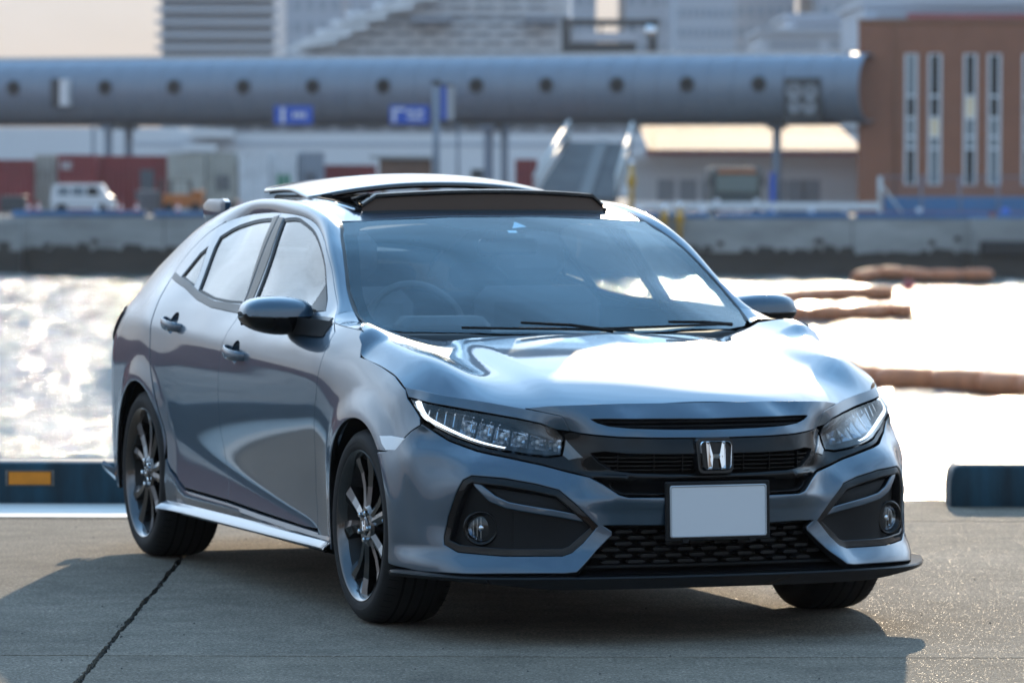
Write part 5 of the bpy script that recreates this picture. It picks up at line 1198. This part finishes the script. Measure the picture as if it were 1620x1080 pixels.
    for y in ys:
        top=np.interp(y,[.36,.57,1.2,1.6,2.14,2.22,2.30,2.345],[.258,.259,.274,.288,.296,.317,.355,.40]); e=sm(2.05,2.34,y); x0=float(side_x(np.array([y]),np.array([top]))[0]); fr=1-sm(.30,.42,y)*1
        prof=[(x0-.012,top-.002),(x0-.001,top-.005),(x0+.004,top-.020-.06*e),(x0-.004,.240),(x0+.004+.010*e,.232),(x0+.020+.016*e,.220),(x0+.024+.016*e,.212),(x0+.018,.204),(x0-.06,.198)]
        rows.append([(px_,y,pz) for px_,pz in prof])
    X=np.array(rows); o=grid_obj('side_skirt',X,PAINT,car,s,hint=(1,0,.3)); smooth_by_angle(o,38)
    # roof rail, A pillar and C pillar in one sweep
    c1=np.array(resample_open(catmull([(3.47,.93),(3.40,.99),(3.30,1.055),(3.1,1.14),(2.9,1.21),(2.7,1.255),(2.5,1.282),(2.37,1.2925)],5)[:-1]+[np.array(p) for p in C1 if p[0]<2.365],.025))
    x1=side_x(c1[:,0],c1[:,1])-.0012; A=np.stack([x1,c1[:,0],c1[:,1]],-1)
    c2=np.array([(.50,3.50,.965),(.515,3.42,1.06),(.53,3.30,1.155),(.542,3.1,1.232),(.553,2.85,1.297),(.562,2.5,1.349),(.570,2.1,1.376),(.576,1.7,1.371),(.580,1.40,1.346),(.587,1.174,1.305),(.627,1.018,1.244),(.649,.924,1.199),(.680,.80,1.125),(.698,.722,1.074),(.713,.60,1.006),(.707,.50,.966)])
    n1=np.linspace(0,1,len(A)); c2=np.array(catmull(c2,6))
    s2=np.concatenate([[0],np.cumsum(np.linalg.norm(np.diff(c2,axis=0),axis=1))]); 
    # match by y so that ribs run square to the car
    key1=A[:,1]; B=np.stack([np.interp(-key1,-c2[:,1],c2[:,k]) for k in range(3)],-1)
    sh=sm(1.5,.5,A[:,1])[:,None]
    rows=[]
    for t in np.linspace(0,1,12):
        ctrl=np.stack([A[:,0]*.35+B[:,0]*.65+.035,A[:,1]*.5+B[:,1]*.5,np.maximum(A[:,2],B[:,2])*.75+.25*np.minimum(A[:,2],B[:,2])+.034],-1)
        ctrl[:,2]-= (.030*sm(2.1,2.8,A[:,1])); ctrl[:,0]-=.016*sm(2.1,2.8,A[:,1])
        # near the A pillar the gusset is narrow: pull the control point in
        kw=sm(.09,.17,B[:,2]-A[:,2])[:,None]; zm=A[:,2]*.40+B[:,2]*.60; M=np.stack([np.maximum((A[:,0]+B[:,0])/2+.022,0),A[:,1],zm],-1); ctrl=ctrl*(1-kw)+(2*M-(A+B)/2)*kw
        k=sm(1.25,.8,A[:,1])[:,None]; mid=(A+B)/2+np.array([.012,-.006,.008]); ctrl=ctrl*(1-k)+mid*k
        rows.append((1-t)**2*A+2*t*(1-t)*ctrl+t*t*B)
    X=np.array(rows); o=grid_obj('roof_rail',X,PAINT,car,s,hint=(.5,0,1))
    # black ditch between rail and roof / screen
    dd=c2[8:]; v=[];f=[]
    for i,p in enumerate(dd): v+=[(s*(p[0]+.003),p[1],p[2]+.0015),(s*(p[0]-.011),p[1],p[2]-.001),(s*(p[0]-.011),p[1],p[2]-.02)]
    for i in range(len(dd)-1):
        for k in (0,1): f.append((i*3+k,i*3+k+1,(i+1)*3+k+1,(i+1)*3+k))
    mesh_obj('roof_ditch_seal',v,f,SEAL,car)
def resample_open(P,h):
    P=np.array([tuple(p) for p in P]); out=[P[0]]
    for i in range(len(P)-1):
        k=max(1,int(np.linalg.norm(P[i+1]-P[i])/h))
        for j in range(1,k+1): out.append(P[i]+(P[i+1]-P[i])*j/k)
    return out
BELT = mat('belt_moulding_grey', (0.025,0.026,0.028), 0.35, spec=.4)
both(side)
# black structure under the skins
def inner(s):
    ys=np.linspace(.40,2.30,24); zs=np.linspace(.2,.97,12); Y,Z=np.meshgrid(ys,zs); X=side_x(Y.ravel(),Z.ravel()).reshape(Y.shape)-.045
    grid_obj('door_inner',np.stack([X,Y,Z],-1),VOID,car,s)
    for cy in (0.0,2.70):
        m=MB(); n=28; v=[];f=[]
        for i in range(n+1):
            th=R(-5+190*i/n); 
            for xx in (.50,.872): v.append((xx*s,cy+.372*math.cos(th),.325+.372*math.sin(th)))
        for i in range(n): f.append((2*i,2*i+1,2*i+3,2*i+2))
        b=len(v); v+=[(.50*s,cy+.372*math.cos(R(-5+190*k/23)),.325+.372*math.sin(R(-5+190*k/23))) for k in range(24)]; f.append(tuple(b+k for k in range(24)))
        mesh_obj('wheel_liner',v,f,VOID,car)
both(inner)
# ---- roof with the opening, screen, tailgate
roof=[(0,1.108),(.3,1.122),(.48,1.155),(.573,1.197),(.568,1.40),(.563,1.7),(.557,2.1),(.549,2.5),(.538,2.85),(.526,3.1),(.512,3.28),(0,3.33)]
hole=[(.0,1.225),(.30,1.232),(.42,1.25),(.455,1.28),(.455,1.80),(.0,1.80)]
ro=panel('roof', f_roof, mir(roof), PAINT, car, holes=[mir(hole)], h=.035, out=(0,0,1))
gl2=[(0,1.815),(.462,1.815),(.462,2.42),(.0,2.44)]
panel('roof_glass_surround', f_roof, mir([(0,1.79),(.50,1.79),(.50,2.52),(0,2.55)]), GBLACK, ro, h=.05, off=.003, thick=.004, out=(0,0,1))
ROOFG = mat('roof_glass_dark', (.02,.022,.024), .04, coat=1.0)
# slid-back glass panel
def f_pan(u,v):
    base=.055*(1-(np.abs(u)/.5)**2.2)
    return np.stack([u,v,1.392+base+.030*sm(1.8,2.1,v)-.010*sm(2.15,2.5,v)],-1)
sp=panel('sliding_roof_panel', f_pan, mir([(0,1.74),(.30,1.755),(.46,1.79),(.495,1.83),(.495,2.40),(.47,2.47),(.0,2.50)]), ROOFG, car, h=.035, thick=.010, roll=.004, out=(0,0,1))
panel('panel_underside', f_pan, mir([(0,1.76),(.45,1.80),(.48,1.84),(.48,2.40),(0,2.48)]), MBLACK, sp, h=.05, thick=.006, off=-.016, out=(0,0,1))
for s in (-1,1):
    MB().tube([(s*.47,1.30,1.345),(s*.475,1.6,1.372),(s*.478,1.9,1.386),(s*.475,2.3,1.384)],.011,8).build('slide_rail',MBLACK,ro,True)
    MB().tube([(s*.485,1.31,1.349),(s*.491,1.6,1.373),(s*.49,1.85,1.385)],.005,6).build('rail_bead',CHROME,ro,True)
    MB().tube([(s*.44,1.36,1.352),(s*.445,1.45,1.385),(s*.43,1.32,1.402)],[.008,.009,.006],8).build('deflector_arm',MBLACK,ro,True)
    MB().box(s*.44-.02,s*.44+.02,1.78,1.86,1.36,1.40).build('panel_bracket',MBLACK,sp)
# wind deflector
pts=[]; 
for x in np.linspace(-.462,.462,41):
    q=abs(x)/.462; yb=1.215+.075*q**2.4; zt=1.420-.020*q**2-.030*sm(.9,1.0,q); zb=f_roof(np.array([x]),np.array([yb]))[0][2]+.001
    pts.append([(x,yb+.002,zb-.012),(x,yb,zb+.004),(x,yb+.004,zt-.016),(x,yb-.006,zt-.010),(x,yb-.004,zt),(x,yb+.022,zt+.003),(x,yb+.030,zt-.012)])
X=np.array(pts); DEF=mat('deflector_mesh_brown',(.085,.050,.034),.6)
dm=grid_obj('wind_deflector',X[:,1:3],DEF,car,1,hint=(0,-1,0))
o=grid_obj('deflector_cap',X[:,2:],GBLACK,dm,1,hint=(0,-1,.2)); smooth_by_angle(o,40)
o=grid_obj('deflector_foot',np.stack([X[:,0],X[:,1],X[:,1]+np.array([0,-.010,.0]),X[:,1]+np.array([0,-.010,-.012])],1),SEAL,dm,1)
# windscreen
wsh=[(0,.238),(.3,.285),(.48,.345),(.60,.40),(.675,.455),(.700,.50),(.706,.58),(.690,.722),(.641,.924),(.619,1.018),(.578,1.170),(.48,1.148),(.3,1.115),(0,1.102)]
ws=panel('windscreen', f_ws, mir(wsh), WGLASS, car, h=.035, thick=0, out=(0,0,1), gap=.001)
wl=mir(wsh); inn=[(0,.262),(.3,.312),(.48,.375),(.60,.43),(.650,.475),(.668,.56),(.655,.68),(.625,.80),(.590,.92),(.562,1.03),(.53,1.10),(.50,1.112),(.44,1.105),(.30,1.080),(.24,1.06),(.20,1.02),(.16,1.005),(0,1.0)]
FRIT=mat('ceramic_frit_black',(.004,.004,.004),.8,spec=0)
panel('screen_frit', f_ws, mir([(a*.998,b) for a,b in wsh]), FRIT, ws, holes=[mir(inn)], h=.03, off=-.006, thick=0, out=(0,0,1))
MB().box(-.055,.055,1.0,1.09,1.252,1.275).build('camera_housing',MBLACK,ws)
m=MB(); m.add([(.01,1.015,1.283),(.075,1.03,1.288),(.035,1.06,1.308)],[(0,1,2)]); m.build('camera_window',mat('camera_glass',(.35,.5,.62),.1),ws)
stk=MB(); p0=[f_ws(np.array([a]),np.array([b]))[0]+np.array([0,.004,-.005]) for a,b in ((-.015,.975),(.018,.975),(.018,.995),(-.015,.995))]; stk.add(p0,[(0,1,2,3)]); stk.build('inspection_sticker',mat('sticker_blue_white',(.45,.58,.66),.5),ws)
# cowl
cw=[(0,.205),(.45,.262),(.62,.34),(.705,.395),(.735,.44),(.705,.475),(.672,.448),(.48,.343),(.3,.283),(0,.236)]
def f_cowl(u,v): p=f_ws(u,v); p[:,2]=np.minimum(p[:,2],_HD(u,v)-.004); return p
panel('cowl', f_cowl, mir(cw), MBLACK, car, h=.03, off=-.006, thick=.01, out=(0,0,1))
# wipers
def wiper(pts,blade):
    w=MB().tube([Vector(p) for p in pts],[.008,.006,.005,.004][:len(pts)],6).build('wiper',MBLACK,car,True)
    P=[f_ws(np.array([a]),np.array([b]))[0]+np.array([0,-.006,.012]) for a,b in blade]
    MB().tube(catmull(P,4),.005,6).build('wiper_blade',MBLACK,w,True)
wiper([(.10,.250,.945),(-.05,.262,.966),(-.22,.292,.975)],[(-.42,.335),(-.25,.292),(-.05,.262),(.18,.262)])
wiper([(.60,.395,.958),(.48,.36,.968),(.33,.31,.972)],[(.05,.262),(.25,.292),(.45,.345),(.58,.40)])
# tailgate, rear bumper, spoiler
zs=[.235,.30,.5,.7,.85,.93,1.0,1.1,1.16]
rows=[]
for z in zs:
    r=[]
    for x in np.linspace(-1,1,25):
        hw=float(np.interp(z,[.235,.3,.5,.7,.85,.93,1.0,1.1,1.16],[.70,.73,.755,.75,.72,.66,.60,.54,.51])); yb=float(np.interp(z,[.235,.3,.5,.7,.85,.93,1.0,1.1,1.16],[3.55,3.585,3.60,3.585,3.575,3.56,3.50,3.42,3.34]))
        ys_=float(np.interp(z,[.235,.3,.5,.7,.85,.93,1.0,1.1,1.16],[3.46,3.48,3.49,3.49,3.475,3.47,3.45,3.38,3.29])); q=abs(x)
        r.append((x*hw,yb-(yb-ys_)*q**4,z))
    rows.append(r)
rows=np.array(rows)
grid_obj('rear_bumper',rows[:5],PAINT,car,hint=(0,1,0)); grid_obj('tailgate',rows[4:7],PAINT,car,hint=(0,1,0))
grid_obj('rear_window',rows[6:],ROOFG,car,hint=(0,1,0))
# rear valance ends seen past the wheel
both(lambda s: smooth_by_angle(MB().add([(s*.80,3.42,.255),(s*.845,3.30,.300),(s*.875,3.36,.330),(s*.84,3.46,.30),(s*.80,3.42,.235),(s*.845,3.30,.270),(s*.885,3.36,.312),(s*.84,3.46,.28)],[(0,1,2,3),(7,6,5,4),(0,4,5,1),(1,5,6,2),(2,6,7,3),(3,7,4,0)]).build('rear_canard',PAINT,car),30))
spl=MB()
v=[];f=[]
for x in np.linspace(-.455,.455,15):
    q=abs(x)/.455; z0=1.322+.012*(1-q*q)
    v+=[(x,3.06,z0-.012),(x,3.12,z0+.008),(x,3.26,z0+.012),(x,3.34,z0+.004),(x,3.30,z0-.014),(x,3.14,z0-.018)]
for i in range(14):
    for k in range(6): f.append((i*6+k,(i+1)*6+k,(i+1)*6+(k+1)%6,i*6+(k+1)%6))
f+= [tuple(range(6)),tuple(14*6+k for k in range(6))[::-1]]
spo=mesh_obj('rear_spoiler',v,f,PAINT,car); smooth_by_angle(spo,35)
def endp(s):
    pr=[(3.02,1.375),(3.06,1.388),(3.26,1.385),(3.34,1.362),(3.33,1.31),(3.24,1.272),(3.08,1.268),(3.03,1.30)]
    pr=[(y,z-.014) for y,z in pr]; m=MB(); v=[(s*.447,y,z) for y,z in pr]+[(s*.469,y,z) for y,z in pr]+[(s*.477,y*.8+3.17*.2,z*.8+1.311*.2) for y,z in pr]+[(s*.437,y*.8+3.17*.2,z*.8+1.311*.2) for y,z in pr]; n=8
    m.add(v,[(i,(i+1)%n,n+(i+1)%n,n+i) for i in range(n)]+[(n+i,n+(i+1)%n,2*n+(i+1)%n,2*n+i) for i in range(n)]+[tuple(2*n+i for i in range(n)),tuple(3*n+i for i in range(n))[::-1]]+[(3*n+i,3*n+(i+1)%n,(i+1)%n,i) for i in range(n)])
    smooth_by_angle(m.build('spoiler_end',PAINT,spo),50)
both(endp)
for x in (-.36,.36): MB().box(x-.015,x+.015,3.10,3.24,1.20,1.335).build('spoiler_stay',PAINT,spo)
# ---- door mirrors
def mirror(s):
    m=MB(); st=[(.795,.040,.60),(.812,.056,.85),(.86,.066,.98),(.92,.070,1.0),(.975,.066,.95),(1.012,.055,.80),(1.032,.038,.58),(1.040,.016,.35)]
    n=24; v=[];f=[]; cz=.985; cy=.88
    def sec(x,h,dep,n=24):
        out=[]
        for k in range(n):
            th=2*math.pi*k/n; c,q=math.cos(th),math.sin(th); e=.62
            yy=cy+ (abs(c)**e)*math.copysign(1,c)*.088*dep - (.02 if c<0 else 0)*dep*abs(c); zz=cz+(abs(q)**.78)*math.copysign(1,q)*h*1.02
            zz+=(.16*max(0,x-.90)*abs(q) if q<0 else 0)
            if q<0: yy+= .012*abs(q)
            out.append((x*s,yy,zz))
        return out
    for x,h,d in st: v+=sec(x,h,d)
    for i in range(len(st)-1):
        for k in range(n): f.append((i*n+k,i*n+(k+1)%n,(i+1)*n+(k+1)%n,(i+1)*n+k))
    f+= [tuple(range(n))[::-1],tuple((len(st)-1)*n+k for k in range(n))]
    up=[q for q in f if len(q)<=4 and np.mean([v[i][2] for i in q])>cz+.006]; dn=[q for q in f if not (len(q)<=4 and np.mean([v[i][2] for i in q])>cz+.006)]
    head=mesh_obj('door_mirror',v,up,PAINT,car,True); smooth_by_angle(head,55)
    lo=mesh_obj('mirror_lower_shell',v,dn,GBLACK,head,True); smooth_by_angle(lo,55)
    md=head.modifiers.new('s','SUBSURF'); md.levels=md.render_levels=1
    md=lo.modifiers.new('s','SUBSURF'); md.levels=md.render_levels=1
    tr=MB(); tr.tube([(s*.83,cy-.08,cz-.004),(s*.90,cy-.104,cz-.003),(s*.97,cy-.100,cz-.001),(s*1.015,cy-.082,cz+.001),(s*1.036,cy-.03,cz+.002)],[.003,.004,.004,.004,.003],8).build('turn_signal_strip',mat('signal_dark',(.02,.02,.022),.1,coat=1) if s<0 else bpy.data.materials['signal_dark'],head,True)
    g=MB(); g.add([(s*.85,cy+.090,cz-.038),(s*1.015,cy+.075,cz-.034),(s*1.022,cy+.075,cz+.030),(s*.855,cy+.090,cz+.038)],[(0,1,2,3)]); g.build('mirror_glass',CHROME,head)
    sx_=lambda y,z: float(side_x(np.array([y]),np.array([z]))[0])+.004
    a=MB(); a.add([(s*sx_(.53,.925),.53,.925),(s*sx_(.72,.925),.72,.925),(s*sx_(.74,.972),.74,.972),(s*sx_(.55,.976),.55,.976),(s*.870,.80,.925),(s*.870,.90,.925),(s*.870,.90,.985),(s*.870,.80,.985)],[(0,1,5,4),(1,2,6,5),(2,3,7,6),(3,0,4,7),(0,3,2,1),(4,5,6,7)])
    smooth_by_angle(a.build('mirror_foot',MBLACK,head),30)
both(mirror)
# ---- wheels
def spoke_pair(m, a0):
    """one V of two blade spokes from the hub to the rim: flat dark-chrome faces, sharp arrises, deep flanks; x points outwards"""
    for sg in (-1,1):
        P=[(.045,a0+sg*14),(.085,a0+sg*12.5),(.13,a0+sg*12.2),(.18,a0+sg*13.6),(.215,a0+sg*15.4),(.244,a0+sg*17.0)]
        W=[.017,.0165,.0175,.021,.027,.036]; XO=[.030,.024,.020,.021,.027,.030]; v=[];f=[]
        for (r,a),w_,xo in zip(P,W,XO):
            t=R(a); c,q=math.cos(t),math.sin(t)
            for o,xx in ((-w_*1.15,xo-.048),(-w_,xo-.004 if sg>0 else xo-.009),(-w_*.15*sg,xo),(w_,xo-.009 if sg>0 else xo-.004),(w_*1.15,xo-.048)):
                v.append((xx,r*c-o*q,r*q+o*c))
        n=len(P)
        for i in range(n-1):
            for k in range(4): f.append((i*5+k,i*5+k+1,(i+1)*5+k+1,(i+1)*5+k))
        f.append((0,1,2,3,4)); f.append(tuple((n-1)*5+k for k in (4,3,2,1,0)))
        m.add(v,f)
    # dark web between the two blades near the hub
    v=[]; 
    for r,da in ((.05,8),(.11,8)):
        for sg in (-1,1): t=R(a0+sg*da); v.append((.012,r*math.cos(t),r*math.sin(t)))
    m.add(v,[(0,1,3,2)])
def wheel(parent_name,x,y,s,rot):
    wl=empty(parent_name,(s*x,y,.3225)); wl.parent=car; wl.rotation_euler=(R(rot),0,math.pi if s<0 else 0)
    # tyre (outer side towards +x locally)
    hw=.1175; pr=[(-hw+.008,.240),(-hw-.004,.262),(-hw-.003,.290),(-hw+.012,.311),(-hw+.03,.3185),(-.07,.3215),(0,.3225),(.07,.3215),(hw-.03,.3185),(hw-.012,.311),(hw-.004,.300),(hw+.002,.292),(hw+.0045,.280),(hw+.004,.262),(hw-.001,.250),(hw-.010,.240)]
    t=MB().lathe(pr,72,'x').build('tyre',RUBBER,wl,True)
    tb=MB()
    for xx in (-.056,-.019,.019,.056): tb.lathe([(xx-.004,.3232),(xx-.004,.3170),(xx+.004,.3170),(xx+.004,.3232)],60,'x')
    # sipes
    sb=MB()
    for k in range(64):
        th=2*math.pi*k/64
        for x0,x1 in ((hw-.040,hw-.010),(-hw+.010,-hw+.040)):
            c,q=math.cos(th),math.sin(th); v=[]
            for xx,rr in ((x0,.3213),(x1,.3135)):
                for dt in (-.0045,.0045): v.append((xx,rr*math.cos(th+dt)+.0008*c,rr*math.sin(th+dt)+.0008*q))
            sb.add(v,[(0,1,3,2)])
    sp_=sb.build('tread_sipes',VOID,t); sp_['kind']='stuff'
    gb=MB()
    for xx in (-.056,-.019,.019,.056):
        gb.lathe([(xx-.0045,.3229),(xx+.0045,.3229)],72,'x')
    gb=gb.build('tread_grooves',VOID,t,True); gb['kind']='stuff'
    let=MB().lathe([(hw+.0035,.2735),(hw+.0049,.2745),(hw+.0049,.2775),(hw+.0038,.2785)],72,'x').build('sidewall_rib',RUBBER,t,True)
    rim=MB().lathe([(-.10,.240),(-.095,.215),(.02,.205),(.070,.222),(.090,.232),(hw-.012,.236),(hw-.004,.243),(hw+.0015,.247),(hw-.004,.252)],72,'x').build('rim',RIMB,wl,True); smooth_by_angle(rim,40)
    lip=MB().lathe([(hw-.030,.2300),(hw-.014,.2345),(hw-.006,.2400),(hw+.001,.2452),(hw+.0022,.2485)],72,'x').build('rim_lip',RIM,rim,True)
    for k in range(5):
        sm_=MB(); spoke_pair(sm_,90+72*k)
        sm_.v=[(px+.070,py,pz) for px,py,pz in sm_.v]
        smooth_by_angle(sm_.build('spoke',RIM,rim),8)
    smooth_by_angle(MB().lathe([(.075,.0001),(.075,.020),(.086,.030),(.098,.034),(.099,.058),(.090,.070),(.05,.074)],40,'x').build('hub',RIM,rim,True),30)
    smooth_by_angle(MB().lathe([(.104,.0001),(.104,.024),(.100,.030),(.09,.031)],32,'x').build('centre_cap',CHROME if False else RIM,rim,True),30)
    lh=letter_h(); lh.v=[(.105-(py+.01)*.3,px*.42,pz*.42) for px,py,pz in lh.v]; smooth_by_angle(lh.build('cap_letter',CHROME,rim),20)
    for k in range(5):
        th=R(90+36+72*k); MB().lathe([(.112,.0001),(.112,.006),(.109,.009),(.088,.0105)],6,'x',(0,.047*math.cos(th),.047*math.sin(th))).build('lug_nut',CHROME,rim)
    MB().lathe([(.008,.0001),(.008,.06),(.010,.075),(.010,.148),(-.016,.148),(-.016,.06)],40,'x').build('brake_disc',DISC,wl,True)
    MB().lathe([(-.03,.0001),(-.03,.215)],32,'x').build('wheel_back',VOID,wl)
wheel('wheel',.770,0,-1,10); wheel('wheel',.770,0,1,0); wheel('wheel',.775,2.70,-1,-14); wheel('wheel',.775,2.70,1,20)
# ---- underbody, interior
ub=MB().box(-.52,.52,-.72,3.38,.175,.26).box(-.82,.82,.42,2.28,.185,.26).build('underbody',VOID,car)
MB().box(-.45,.45,-.62,.36,.26,.66).build('engine_bay_block',VOID,car)
dash=MB(); dash.bbox(-.70,.70,.40,.95,.72,.93,.03); do=dash.build('dashboard',DASH,car); smooth_by_angle(do,40)
smooth_by_angle(MB().bbox(-.52,-.20,.62,.80,.90,.985,.03).build('instrument_hood',DASH,do),40)
t=MB(); t.tube([(-.36+.185*math.cos(2*math.pi*k/28),.98+.07*math.sin(2*math.pi*k/28),.915+.172*math.sin(2*math.pi*k/28)) for k in range(29)],.014,8,False); t.tube([(-.36,.90,.90),(-.36,.99,.915)],.03,8); t.tube([(-.53,.98,.93),(-.19,.98,.93)],.014,6); t.build('steering_wheel',DASH,car,True)
def seat(x,y,wd=.25):
    b=MB(); b.bbox(x-wd,x+wd,y+.05,y+.20,.45,1.06,.06); b.bbox(x-wd*.95,x+wd*.95,y-.40,y+.12,.38,.52,.05); so=b.build('seat',CLOTH,car); smooth_by_angle(so,40)
    smooth_by_angle(MB().bbox(x-.13,x+.13,y+.13,y+.24,1.08,1.26,.045).build('headrest',CLOTH,so),40)
seat(-.37,1.62); seat(.37,1.62)
b=MB(); b.bbox(-.62,.62,2.30,2.45,.50,1.02,.06); b.bbox(-.62,.62,1.95,2.40,.40,.50,.04); so=b.build('rear_bench',CLOTH,car); smooth_by_angle(so,40)
for x in (-.38,.0,.38): smooth_by_angle(MB().bbox(x-.12,x+.12,2.38,2.46,1.03,1.13,.03).build('bench_headrest',CLOTH,so),40)
MB().box(-.62,.62,2.5,3.3,.80,.84).build('parcel_shelf',CLOTH,car)
MB().box(-.60,.60,.3,3.3,.27,.30).build('cabin_floor',CLOTH,car)
hl=MB()
for side_ in (1,): 
    hl.add([(x,y,roof_z(x,y)-.03) for y in (1.15,1.22) for x in (-.55,-.3,0,.3,.55)],[(i,i+1,i+6,i+5) for i in range(4)])
    hl.add([(x,y,roof_z(x,y)-.03) for y in (1.83,2.3,2.8,3.2) for x in (-.52,-.3,0,.3,.52)],[(r*5+i,r*5+i+1,r*5+i+6,r*5+i+5) for r in range(3) for i in range(4)])
    for s in (-1,1): hl.add([(s*x,y,roof_z(x,y)-.03) for y in (1.22,1.5,1.83) for x in (.47,.53)],[(0,1,3,2),(2,3,5,4)])
hl.build('headliner',HEADL,car)
rm=MB().bbox(-.11,.11,1.02,1.05,1.19,1.25,.012).build('rear_view_mirror',GBLACK,car)
